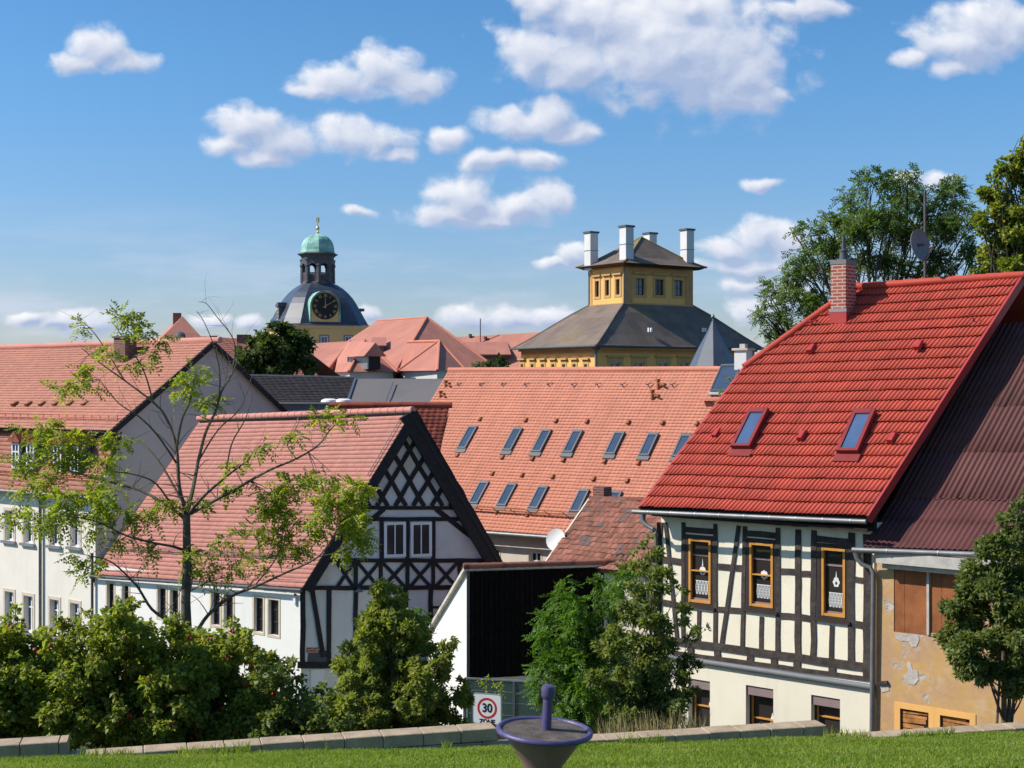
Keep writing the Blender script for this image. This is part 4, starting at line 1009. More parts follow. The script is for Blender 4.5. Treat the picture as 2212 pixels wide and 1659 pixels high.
    mb = MB(); mb.lathe(sf.W(a, b+.10, .035), [(.035, 0), (.035, .05), (.02, .07)], 10); mb.build('beacon', 'sign_red', al, smooth=True)
    mb = MB(); p = gf.pw(*g2(670, 105), .03); mb.lathe(p - V3((0, 0, .08)) + gf.n*.16, [(.14, 0), (.1, .05), (.03, .09)], 12); mb.tube([p, p + gf.n*.16 + V3((0, 0, .04))], .012, 6); mb.build('wall_lamp', 'metal_grey', t, smooth=True)
gable_house()

# ------------------------------------------------------------------ black boarded barn with white end wall, glass fence
def barn():
    pL = P(1010, 1340, 38); pR = P(1392, 1340, 39.2)
    t = thing('barn', 'black boarded barn with white end wall and a tiled coping, behind the speed sign', 'barn', (pL.x, pL.y, -9.9))
    fr = wall_fr(V3((pL.x, pL.y, 0)), V3((pR.x, pR.y, 0))); L = (pR-pL).length
    zt = (CY-1228)/F*38; zb = -10.2
    mb = MB(); x = 0; rnd = random.Random(3)
    while x < L: w = .14*rnd.uniform(.9, 1.1); fr.box(mb, x, min(x+w-.008, L), (CY-1466)/F*38, zt, 0, .02+rnd.uniform(0, .008)); x += w
    mb.build('boarding', 'black_boards', t)
    pB = P(922, 1370, 42.2); zB = pB.z
    rd = V3((pB.x-pL.x, pB.y-pL.y, 0)); a, b = fr.W(0, 0), fr.W(L, 0); a2, b2 = a + rd, b + rd
    mb = MB()
    for pts in ([(a, zb), (a2, zb), (a2, zB-.1), (a, zt-.06)], [(b, zb), (b2, zb), (b2, zB-.1), (b, zt-.06)], [(a2, zb), (b2, zb), (b2, zB-.1), (a2, zB-.1)], [(a, zb), (b, zb), (b, zt-.06), (a, zt-.06)]):
        mb.poly([(p.x, p.y, z) for p, z in pts])
    mb.build('end_wall', 'white_plaster', t)
    mb = MB(); fr.box(mb, 0, L, zb, (CY-1466)/F*38, .0, .01); mb.build('plinth_wall', 'house_beige', t)
    A, B = V3((a.x, a.y, zt+.06)), V3((b.x, b.y, zt+.06)); A2, B2 = V3((a2.x, a2.y, zB)), V3((b2.x, b2.y, zB))
    ex = fr.ex*.12
    rf = tile_roof('roof', B2 + ex, A2 - ex, A - ex, B + ex, 'old_tile', t, roll=.22, course=.33, amp=.03, step=.02)
    mb = MB(); slab(mb, [B2 + ex, A2 - ex, A - ex, B + ex], .10); mb.build('roof_underside', 'weathered_wood', rf)
    ridge_caps(A - ex + V3((0, 0, .0)), B + ex, .075, .27, 'old_tile', rf, 'coping_tiles')
    mb = MB(); fr.box(mb, -.03, .05, (CY-1466)/F*38, zt, 0, .05); mb.build('corner_board', 'lead_dark', t)
    # glass fence
    f0 = P(1004, 1466, 34.5); f1 = P(1330, 1455, 33.6); fb = wall_fr(V3((f0.x, f0.y, 0)), V3((f1.x, f1.y, 0))); Lf_ = V3((f1.x-f0.x, f1.y-f0.y, 0)).length
    tf = thing('glass_fence', 'dark green glass panel fence in front of the black barn', 'fence', (f0.x, f0.y, float(gz(f0.x, f0.y))))
    n = 3
    for i in range(n):
        a0, a1 = Lf_*i/n, Lf_*(i+1)/n
        mb = MB(); fb.box(mb, a0+.03, a1-.03, f0.z-1.75, f0.z, 0, .02); pn = mb.build('panel', 'glass_panel', tf)
        mb = MB()
        for h in (.28, .55, .85): fb.box(mb, a0+.03, a1-.03, f0.z-h, f0.z-h+.012, .021, .026)
        mb.build('stripe', 'metal_grey', pn)
    mb = MB(); fb.box(mb, 0, Lf_, f0.z, f0.z+.035, -.02, .04); mb.build('top_rail', 'metal_grey', tf)
    for i in range(n+1):
        mb = MB(); a0 = Lf_*i/n; fb.box(mb, a0-.03, a0+.03, f0.z-2.6, f0.z, -.03, .05); mb.build('post', 'lead_dark', tf)
barn()

# ------------------------------------------------------------------ old tiled outbuilding (with dish) right of the barn
def outbuilding():
    A = P(1176, 1222, 40); B = P(1450, 1238, 37.2); Dd = P(1275, 1078, 43.4); Cc = Dd + (B-A)
    t = thing('old_outbuilding', 'low outbuilding with mottled weathered brown tiles and a stub chimney, beside the red roof', 'outbuilding', (A.x, A.y, -9.8))
    roof = tile_roof('roof', A, B, Cc, Dd, 'old_tile', t, roll=.19, course=.29, amp=.022, step=.028, jit=.009, wave=.05)
    mb = MB(); slab(mb, [A, B, Cc, Dd], .1); mb.build('roof_underside', 'soffit_dark', roof)
    n = V3(((Dd-A).x, (Dd-A).y, 0)); A2, B2 = A + n*2, B + n*2
    mb = MB(); mb.poly([B2, A2, Dd, Cc]); mb.build('rear_roof', 'old_tile', roof)
    mb = MB(); e = (B-A).normalized(); mb.obox(A - e*.06 - V3((0, 0, .12)), Dd-A, e*.06, V3((0, 0, .17))); mb.build('verge_board', 'sandstone_pale', roof)
    ridge_caps(Dd, Cc, .085, .35, 'old_tile', roof)
    mb = MB(); a, b = A + n*.06, B + n*.06; a2, b2 = A + n*1.94, B + n*1.94
    for u, v in ((a, b), (b, b2), (b2, a2), (a2, a)): mb.poly([(u.x, u.y, -10.4), (v.x, v.y, -10.4), (v.x, v.y, A.z), (u.x, u.y, A.z)])
    for u, v, w in ((a, a2, Dd), (b, b2, Cc)): mb.poly([(u.x, u.y, A.z), (v.x, v.y, A.z), (w.x, w.y, w.z-.15)])
    mb.build('wall', 'house_beige', t)
    k = P(1292, 1088, 43.4); f = V3((e.x, e.y, 0)).normalized(); q = V3((-f.y, f.x, 0))
    mb = MB(); mb.obox(k - f*.2 - V3((0, 0, .3)), f*.42, q*.42, (0, 0, .82)); ch = mb.build('chimney', 'brick_dark', roof)
    # white dish at the verge
    c = P(1203, 1166, 41.4); t2 = thing('white_satellite_dish', 'white satellite dish half hidden behind the mottled tile verge', 'satellite dish', tuple(c - V3((0, 0, .5))))
    ax = V3((-.55, -.8, .25)).normalized(); R = .33
    mb = MB(); prof = [(R*s_, .24*R*s_*s_) for s_ in np.linspace(.02, 1, 8)] + [(R*s_, .24*R*s_*s_-.012) for s_ in np.linspace(1, .02, 8)]
    mb.lathe(c, prof, 28, ax); mb.build('dish', 'dish_white', t2, smooth=True)
    mb = MB(); mb.tube([c, c - ax*.15, c - ax*.15 - V3((0, 0, .8))], .02, 8); mb.build('bracket', 'metal_grey', t2)
outbuilding()

# ------------------------------------------------------------------ long orange roof with two rows of skylights
def long_house():
    d = V3((.8, -.6, 0)); n = V3((.6, .8, 0)); a0 = V3((-1.08, 58, 0))
    kL, kR = -7.19, 13.5
    A = a0 + d*kL; A.z = -6.18; B = a0 + d*kR; B.z = -6.02; run = 6.3
    Dd = A + n*run; Dd.z = .67; Cc = B + n*run; Cc.z = .60
    t = thing('long_house', 'long beige house with orange tiled roof carrying two rows of skylights', 'house', tuple(V3((A.x, A.y, -11.4))))
    roof = tile_roof('roof', A, B, Cc, Dd, 'orange_tile', t, roll=.21, course=.175, amp=.018, step=.032, sub=5, jit=.003, wave=.02)
    A2, B2 = A + n*2*run, B + n*2*run
    mb = MB(); mb.poly([B2, A2, Dd, Cc]); mb.build('rear_roof', 'orange_tile', roof)
    mb = MB(); slab(mb, [A, B, Cc, Dd], .14); mb.build('roof_underside', 'orange_tile_far', roof)
    ridge_caps(Dd + V3((0, 0, .0)), Cc, .12, .36, 'orange_tile', roof)
    rf = fr3(A, B, Dd)
    row1 = [(150, 838), (540, 855), (792, 868), (1062, 874), (1425, 888), (1718, 900), (2005, 910)]
    row2 = [(250, 1315), (490, 1332), (762, 1355), (1118, 1385), (1400, 1400)]
    for x, y in row1 + row2:
        a, b = rf.at(*g3(x, y)); a2, b2 = rf.at(*g3(x+105, y-192)); skylight(rf, a, b, .50, b2-b, t, 'frame_grey', 'pane_blue', .10, 'frame_grey', .07, .22)
    for x, y in [(330, 600), (725, 608), (985, 615), (1252, 620), (1610, 628), (1905, 632), (2200, 640), (135, 910), (522, 930), (782, 942), (1048, 953), (1403, 967), (1695, 980),
                 (435, 1070), (692, 1084), (957, 1098), (1310, 1118), (1600, 1133), (473, 1406), (738, 1428)]:
        a, b = rf.at(*g3(x, y)); vent(rf, a, b, t, 'rust_board', .13, .25, .10)
    for x in (165, 355, 545, 742, 940, 1148, 1360, 1575, 1797, 2005):
        a, b = rf.at(*g3(x, 285)); mb = MB(); mb.tube([rf.W(a-.14, b+.12, .03), rf.W(a, b-.1, .12), rf.W(a+.14, b+.12, .03)], .025, 6); mb.build('roof_hook', 'metal_grey', t)
    for (x, y) in ((1885, 300), (1835, 395), (50, 305), (5, 395)):
        a, b = rf.at(*g3(x, y)); mb = MB(); p = rf.W(a, b, 0); mb.lathe(p, [(.07, -.1), (.07, .24), (.10, .24), (.10, .33)], 10); mb.tube([p + V3((0, 0, .2)), rf.W(a+.35, b-.02, .1)], .05, 6); mb.build('vent_pipe', 'rust_board', t, smooth=True)
    # sweep's platform and hatch near the right end
    a, b = rf.at(*h1(528, 832)); skylight(rf, a, b, .95, 1.5, t, 'lead_dark', 'pane_blue', .12, 'metal_grey')
    a, b = rf.at(*h1(480, 880)); mb = MB(); p = rf.W(a, b, 0); mb.obox(p, d*1.4, -n*.35, (0, 0, .08)); mb.build('sweep_platform', 'orange_tile_far', t)
    # snow guard
    mb = MB(); Lr = (B-A).length
    for h in (.06, .2, .34): mb.tube([rf.W(.1, .95, h), rf.W(Lr-.1, .95, h)], .016, 5)
    for i in range(24): x = .2 + i*(Lr-.4)/23; mb.tube([rf.W(x, 1.05, 0), rf.W(x, .92, .36)], .016, 5)
    mb.build('snow_guard', 'rust_board', t)
    mb = MB(); mb.tube([A + V3((0, -.1, -.08)), B + V3((0, -.1, -.08))], .085, 10); mb.build('gutter', 'gutter_zinc', t, smooth=True)
    fr = wall_fr(V3((A.x, A.y, 0)) + n*.45, V3((B.x, B.y, 0)) + n*.45)
    r1 = fr.rect(*(g4(120, 110) + g4(205, 185))); r2 = fr.rect(*(g1(1855, 1350) + g1(1895, 1410)))
    Lw = (B-A).length; hs = [(r1[0], r1[1], r1[2]-.6, r1[3]), (r2[0]-.3, r2[1], r2[2]-.5, r2[3])]
    hs += [(hs[0][0]+k*1.9, hs[0][1]+k*1.9, hs[0][2], hs[0][3]) for k in (1, 2, 3, 4)]
    mb = MB(); holes_wall(mb, fr, 0, Lw, -11.4, -6.2, hs, .2); u, v = fr.W(0, 0), fr.W(Lw, 0); u2, v2 = u + n*11.7, v + n*11.7
    for p, q in ((v, v2), (v2, u2), (u2, u)): mb.poly([(p.x, p.y, -11.4), (q.x, q.y, -11.4), (q.x, q.y, -6.0), (p.x, p.y, -6.0)])
    for p, q, w in ((u, u2, Dd), (v, v2, Cc)): mb.poly([(p.x, p.y, -6.0), (q.x, q.y, -6.0), (w.x, w.y, .3)])
    mb.build('wall', 'house_beige', t)
    for h in hs:
        w = window(fr, h, t, 'white_paint', 'pane_dark', -.18, .09, .06, vb=(.5,), hb=(.6,), bw=.05)
        mb = MB(); fr.box(mb, h[0]-.07, h[0], h[2]-.07, h[3]+.07, 0, .015); fr.box(mb, h[1], h[1]+.07, h[2]-.07, h[3]+.07, 0, .015); fr.box(mb, h[0], h[1], h[3], h[3]+.07, 0, .0145); mb.build('surround', 'sandstone', w)
    k = P(1606, 800, 57.8); mb = MB(); ct = (CY-757)/F*57.8; mb.obox(k - d*.28 - n*.28 - V3((0, 0, .6)), d*.55, n*.55, (0, 0, ct-k.z+.6)); ch = mb.build('chimney', 'chimney_white', roof)
    mb = MB(); mb.obox(V3((k.x, k.y, ct)) - d*.36 - n*.36, d*.72, n*.72, (0, 0, .09)); mb.obox(V3((k.x, k.y, ct+.09)) - d*.12 - n*.12, d*.25, n*.25, (0, 0, .18)); mb.build('chimney_cap', 'weathered_wood', ch)
    # small dark-red roofed house between the gable and the long roof
    A = P(660, 1100, 49.8); B = P(925, 1108, 49.6); Cc = P(971, 877, 52.5); Dd = P(712, 877, 53)
    t = thing('small_house', 'small house with dark red tiled roof wedged behind the lattice gable', 'house', (A.x, A.y, -11))
    roof = tile_roof('roof', A, B, Cc, Dd, 'dark_red_tile', t, roll=.22, course=.17, amp=.022, step=.03, sub=4, jit=.004)
    bk = V3((.6, 3.0, 0)); mb = MB(); mb.poly([Dd, Cc, V3((B.x, B.y, B.z)) + V3((-.6, 5.6, 0)), V3((A.x, A.y, A.z)) + V3((-.6, 5.6, 0))]); mb.build('rear_roof', 'dark_red_tile', roof)
    ridge_caps(Dd + V3((0, 0, .03)), Cc + V3((0, 0, .03)), .12, .45, 'dark_red_tile', roof)
    mb = MB(); mb.obox(Dd - V3((.12, 0, .25)), A-Dd, V3((.10, 0, 0)), V3((0, 0, .27))); mb.obox(Dd - V3((.12, 0, .25)), A-Dd+V3((-.6, 5.6, 0)), V3((.10, 0, 0)), V3((0, 0, .27))); mb.build('verge_board', 'white_paint', roof)
    mb = MB(); o = V3((-.6, 5.6, 0)); a, b, a2, b2 = A + V3((.1, .3, 0)), B + V3((-.1, .3, 0)), A + o - V3((0, .3, 0)), B + o - V3((0.1, .3, 0))
    for p, q in ((a, b), (b, b2), (b2, a2), (a2, a)): mb.poly([(p.x, p.y, -11), (q.x, q.y, -11), (q.x, q.y, A.z), (p.x, p.y, A.z)])
    for p, q, w in ((a, a2, Dd), (b, b2, Cc)): mb.poly([(p.x, p.y, A.z), (q.x, q.y, A.z), (w.x, w.y, w.z-.2)])
    mb.build('wall', 'house_beige', t)
long_house()

# ------------------------------------------------------------------ large white house at the left
def left_house():
    d = V3((.785, -.62, 0)).normalized(); n = V3((.62, .785, 0)).normalized(); Cn = V3((-16.2, 54, 0)); L = 22.
    t = thing('mansard_house', 'large white house at the far left with orange mansard roof, dormers and grey gable', 'house', (Cn.x, Cn.y, -11.4))
    o = Cn - d*L; fr = Fr(o, d, (0, 0, 1), V3((-n.x, -n.y, 0)))
    zb, ze = -11.4, -4.25
    def Q(k, w, z): p = Cn + d*k + n*w; return V3((p.x, p.y, z))
    # measured windows
    wp = [((35, 440), (95, 690)), ((165, 470), (228, 720)), ((345, 495), (408, 740)), ((487, 520), (548, 760))]
    up = [((50, -15), (100, 88)), ((175, -10), (228, 105)), ((345, -5), (402, 120)), ((490, 0), (545, 130))]
    hs = []
    for p, q in wp: hs.append(fr.rect(*(c2(*p) + c2(*q))))
    for (p, q), r in zip(up, list(hs)): u = fr.rect(*(c2(*p) + c2(*q))); hs.append((r[0], r[1], u[2], u[2]+1.25))
    for k in (1, 2, 3): hs += [(hs[j][0]-3.35*k, hs[j][1]-3.35*k, hs[j][2], hs[j][3]) for j in (0, 1, 4, 5)]
    hs = [h for h in hs if h[0] > .3]
    mb = MB(); holes_wall(mb, fr, 0, L, zb, ze, hs, .2)
    mb.build('front_wall', 'warm_plaster', t)
    for h in hs:
        w = window(fr, h, t, 'white_paint', 'pane_blue', -.19, .06, .06, vb=(.5,), hb=(.68,), bw=.06)
        mb = MB(); k = .13
        fr.box(mb, h[0]-k, h[0], h[2], h[3]+k, 0, .02); fr.box(mb, h[1], h[1]+k, h[2], h[3]+k, 0, .02); fr.box(mb, h[0], h[1], h[3], h[3]+k, 0, .0195); mb.build('surround', 'sandstone_pale', w)
        mb = MB(); fr.box(mb, h[0]-k-.05, h[1]+k+.05, h[2]-.11, h[2]-.002, -.02, .12); mb.build('sill', 'metal_grey', w)
    # gable
    G = [(0, zb), (0, ze), (1.15, -1.62), (5.67, 1.72), (10.19, -1.62), (11.34, ze), (11.34, zb)]
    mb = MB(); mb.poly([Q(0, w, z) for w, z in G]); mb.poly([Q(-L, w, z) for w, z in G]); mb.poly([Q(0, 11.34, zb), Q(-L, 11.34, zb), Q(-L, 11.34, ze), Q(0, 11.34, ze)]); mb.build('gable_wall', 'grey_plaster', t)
    ov = .18
    upper = tile_roof('roof', Q(-L, .55, -1.85), Q(ov, .55, -1.85), Q(ov, 5.67, 1.80), Q(-L, 5.67, 1.74), 'left_tile', t, roll=.19, course=.19, amp=.012, step=.036, sub=4, jit=.003, wave=.03)
    low = tile_roof('lower_roof', Q(-L, -.30, ze-.1), Q(ov, -.30, ze-.1), Q(ov, 1.02, -1.95), Q(-L, 1.02, -1.95), 'left_tile', upper, roll=.19, course=.19, amp=.012, step=.036, sub=4, jit=.004)
    mb = MB(); mb.poly([Q(-L, 5.67, 1.74), Q(ov, 5.67, 1.8), Q(ov, 10.6, -1.85), Q(-L, 10.6, -1.85)]); mb.poly([Q(-L, 10.3, -1.9), Q(ov, 10.3, -1.9), Q(ov, 11.6, ze-.1), Q(-L, 11.6, ze-.1)]); mb.build('rear_roof', 'orange_tile', upper)
    mb = MB(); slab(mb, [Q(-L, .55, -1.85), Q(ov, .55, -1.85), Q(ov, 5.67, 1.80), Q(-L, 5.67, 1.74)], .2); mb.build('roof_underside', 'soffit_dark', upper)
    for pp, qq in ((Q(ov, .5, -1.88), Q(ov, 5.67, 1.8)), (Q(ov, 10.7, -1.88), Q(ov, 5.67, 1.8)), (Q(ov, -.3, ze-.1), Q(ov, 1.05, -1.9))):
        mb = MB(); mb.obox(pp - V3((0, 0, .22)), qq-pp, d*.06, (0, 0, .24)); mb.build('verge_board', 'timber_black', upper)
    ridge_caps(Q(-L, 5.67, 1.78), Q(ov, 5.67, 1.84), .13, .42, 'pink_tile', upper)
    mb = MB()
    for k, w, z in ((0, 1.0, -1.5), (0, -.05, ze+.4)):
        for h in (.1, .25): mb.tube([Q(-L, w, z+h), Q(0, w, z+h)], .02, 5)
        for i in range(40): x = -L + i*L/39; mb.tube([Q(x, w+.05, z-.05), Q(x, w, z+.28)], .018, 5)
    mb.build('snow_guard', 'orange_tile_far', t)
    uf = fr3(Q(-L, .55, -1.85), Q(0, .55, -1.85), Q(-L, 5.67, 1.74))
    for x in (80, 175, 270, 365, 462, 565):
        a, b = uf.at(*c1(x, 822)); vent(uf, a, b, t, 'rust_board', .2, .35, .15)
    mb = MB(); mb.tube([Q(-L, -.36, ze-.16), Q(ov, -.36, ze-.16)], .08, 10); mb.build('gutter', 'gutter_zinc', t, smooth=True)
    a, b = fr.at(*c2(293, 400)); mb = MB(); mb.tube([fr.W(a, ze-.1, .34), fr.W(a, ze-.5, .1), fr.W(a, zb, .1)], .065, 10); mb.build('downpipe', 'gutter_zinc', t, smooth=True)
    # dormers
    lf = fr3(Q(-L, -.3, ze-.1), Q(0, -.3, ze-.1), Q(-L, 1.02, -1.95))
    def dormer(k):
        z0, z1 = -3.55, -2.42; w0 = .02; hw = .34; D_ = 1.0
        f0 = Q(k-hw, w0, z0); mb = MB(); mb.obox(f0, d*2*hw, n*D_, (0, 0, z1-z0)); dm = mb.build('dormer', 'lead_dark', t)
        ff = Fr(Q(k-hw, w0, 0), d, (0, 0, 1), -n)
        window(ff, (.07, 2*hw-.07, z0+.06, z1-.02), t, 'white_paint', 'pane_dark', .0, .07, .05, vb=(.5,), hb=(.33, .66), bw=.05)
        ap = Q(k, w0-.15, z1+.42); apb = Q(k, w0+D_+.5, z1+.42)
        mb = MB(); l0, l1, r0, r1 = Q(k-hw-.1, w0-.15, z1+.02), Q(k-hw-.1, w0+D_+.3, z1+.02), Q(k+hw+.1, w0-.15, z1+.02), Q(k+hw+.1, w0+D_+.3, z1+.02)
        for q4 in ((l0, ap, apb, l1), (ap, r0, r1, apb)): mb.prism(q4, (0, 0, .06))
        mb.poly([l0, r0, ap]); mb.build('dormer_roof', 'dark_red_tile', dm)
    for x in (162, 267, 460, 580):
        a, b = lf.at(*c1(x, 1190)); dormer(a - L)
    for k in (-9.2, -10.2, -13.5, -14.6): dormer(k)
    # chimney
    k = P(272, 748, 60.5); mb = MB(); mb.obox(k - d*.45 - n*.3 - V3((0, 0, .8)), d*.8, n*.6, (0, 0, 1.16)); ch = mb.build('chimney', 'brick_dark', upper)
    mb = MB(); mb.obox(k - d*.52 - n*.37 + V3((0, 0, .36)), d*.94, n*.74, (0, 0, .08)); mb.build('chimney_cap', 'lead_dark', ch)
left_house()

# ------------------------------------------------------------------ dark roofed building behind the lattice gable
def dark_houses():
    D0 = 72.
    A, B = P(570, 872, D0-4), P(800, 872, D0-4); Cc, Dd = P(768, 816, D0), P(520, 811, D0)
    t = thing('dark_roofed_house', 'building with ribbed charcoal roof behind the grey gable', 'house', (A.x, A.y, -11.4))
    roof = tile_roof('roof', A, B, Cc, Dd, 'charcoal_tile', t, roll=.3, course=.27, amp=.02, step=.05, sub=2)
    mb = MB(); bk = V3((0, 8, 0)); A2, B2 = A + bk, B + bk; mb.poly([Dd, Cc, B2, A2]); mb.build('rear_roof', 'charcoal_tile', roof)
    mb = MB()
    for p, q in ((A, B), (B, B2), (B2, A2), (A2, A)): mb.poly([(p.x, p.y, -11.4), (q.x, q.y, -11.4), (q.x, q.y, A.z-.02), (p.x, p.y, A.z-.02)])
    for p, q, w in ((A, A2, Dd), (B, B2, Cc)): mb.poly([p, q, w - V3((0, 0, .05))])
    mb.build('wall', 'grey_plaster', t)
    mb = MB(); mb.tube([Dd, Cc], .07, 8); mb.build('ridge_cap', 'lead_dark', roof)
    # flat roofed annexe in front with a parapet
    a, b = P(560, 872, 62), P(735, 872, 61)
    t2 = thing('flat_roofed_annexe', 'low blue-grey flat roofed annexe below the charcoal roof', 'building', (a.x, a.y, -11.4))
    mb = MB(); mb.obox((a.x, a.y, -11.4), V3((b.x-a.x, b.y-a.y, 0)), (0, 4, 0), (0, 0, a.z+11.4)); mb.build('wall', 'slate_blue', t2)
    mb = MB(); mb.obox((a.x-.1, a.y-.1, a.z), V3((b.x-a.x+.2, b.y-a.y, 0)), (0, .3, 0), (0, 0, .08)); mb.build('parapet_cap', 'cornice_grey', t2)
    for i, x in enumerate((712, 742)):
        p = P(x, 871, 63); mb = MB(); mb.lathe(p - V3((0, 0, .35)), [(.05, 0), (.40, .1), (.42, .38), (.36, .50), (.2, .56)], 10)
        tag(mb.build('roof_vent', 'white_paint', base=tuple(p), smooth=True), 'white rooftop vent beside the grey felt roof, ' + ('left of the pair' if i == 0 else 'right of the pair'), 'vent', 'white rooftop vents')
    A, B = P(735, 902, 66), P(990, 902, 65); Cc, Dd = P(966, 818, 71), P(768, 818, 71)
    t = thing('felt_roofed_house', 'building with plain grey felt roof behind the lattice gable ridge', 'house', (A.x, A.y, -11.4))
    mb = MB(); mb.poly([A, B, Cc, Dd]); bk = V3((0, 11, 0)); A2, B2 = A + bk, B + bk; mb.poly([Dd, Cc, B2, A2]); rf = mb.build('roof', 'grey_felt', t)
    fr = fr3(A, B, Dd); mb = MB()
    for x in (850,): fr.bar(mb, (x, 825), (x-25, 890), .05, .005, .03)
    fr.bar(mb, (768, 819), (750, 872), .12, .005, .06)
    mb.build('seam', 'slate_blue', rf)
    mb = MB()
    for p, q in ((A, B), (B, B2), (B2, A2), (A2, A)): mb.poly([(p.x, p.y, -11.4), (q.x, q.y, -11.4), (q.x, q.y, A.z-.02), (p.x, p.y, A.z-.02)])
    for p, q, w in ((A, A2, Dd), (B, B2, Cc)): mb.poly([p, q, w - V3((0, 0, .05))])
    mb.build('wall', 'grey_plaster', t)
dark_houses()

# ------------------------------------------------------------------ red roofs at the far left
def back_roofs():
    D0 = 88.
    ap = P(*c1(1262, 195), D0); l = P(*c1(1075, 385), D0-2); r = P(*c1(1400, 345), D0-1)
    t = thing('peaked_roof_house', 'house with a steep red tiled peak and chimney behind the left roof ridge', 'house', (ap.x, ap.y, -11.4))
    fl, frr = V3((l.x, l.y, l.z-3)), V3((r.x + 1.2, r.y, l.z-3)); l2 = l + (l-ap)*1.0; r2 = r + (r-ap)*.8
    bk = V3((-2.2, 7, 0))
    mb = MB(); mb.poly([l2, r2, ap]); mb.poly([ap, r2, r2 + bk, ap + bk]); mb.poly([l2, ap, ap + bk, l2 + bk]); rf = mb.build('roof', 'dark_red_tile', t)
    rf.data.materials[0] = MATS['abbey_tile']
    mb = MB()
    for p, q in ((l2, r2), (r2, r2 + bk), (r2 + bk, l2 + bk), (l2 + bk, l2)): mb.poly([(p.x, p.y, -11.4), (q.x, q.y, -11.4), tuple(q), tuple(p)])
    mb.build('wall', 'abbey_plaster', t)
    k = P(*c1(1233, 232), D0+1.2); mb = MB(); mb.obox(k - V3((.3, .2, .5)), (.5, .1, 0), (-.1, .5, 0), (0, 0, 1.05)); mb.build('chimney', 'brick_dark', rf)
    # eyebrow dormer
    e = P(*c1(1245, 335), D0-1.9); mb = MB(); mb.lathe(e, [(.34, 0), (.27, .15), (.1, .2)], 12, (0, -1, .5)); mb.build('dormer', 'lead_dark', rf)
    A, B = P(440, 830, 84), P(700, 832, 86); Cc, Dd = P(545, 736, 92), P(405, 724, 92)
    t = thing('back_red_house', 'red roofed house behind the grey gable, with two stub chimneys on its ridge', 'house', (A.x, A.y, -11.4))
    rf = tile_roof('roof', A, B, P(640, 739, 93), Dd, 'dark_red_tile', t, roll=.5, course=.4, amp=.02, step=.03, sub=2)
    rf.data.materials[0] = MATS['abbey_tile']
    A2, B2 = A + V3((0, 15, 0)), B + V3((0, 15, 0)); mb = MB(); mb.poly([Dd, P(640, 739, 93), B2, A2]); mb.build('rear_roof', 'abbey_tile', rf)
    mb = MB()
    for p, q in ((A, B), (B, B2), (B2, A2), (A2, A)): mb.poly([(p.x, p.y, -11.4), (q.x, q.y, -11.4), tuple(q), tuple(p)])
    mb.build('wall', 'abbey_plaster', t)
    for (x, y, w, h) in ((462, 727, .45, .55), (528, 736, .9, .9)):
        k = P(x, y, 91.8); mb = MB(); mb.obox(k - V3((w/2, .3, .5)), (w, .1, 0), (-.05, .5, 0), (0, 0, h)); mb.build('chimney', 'brick_dark', rf)
back_roofs()

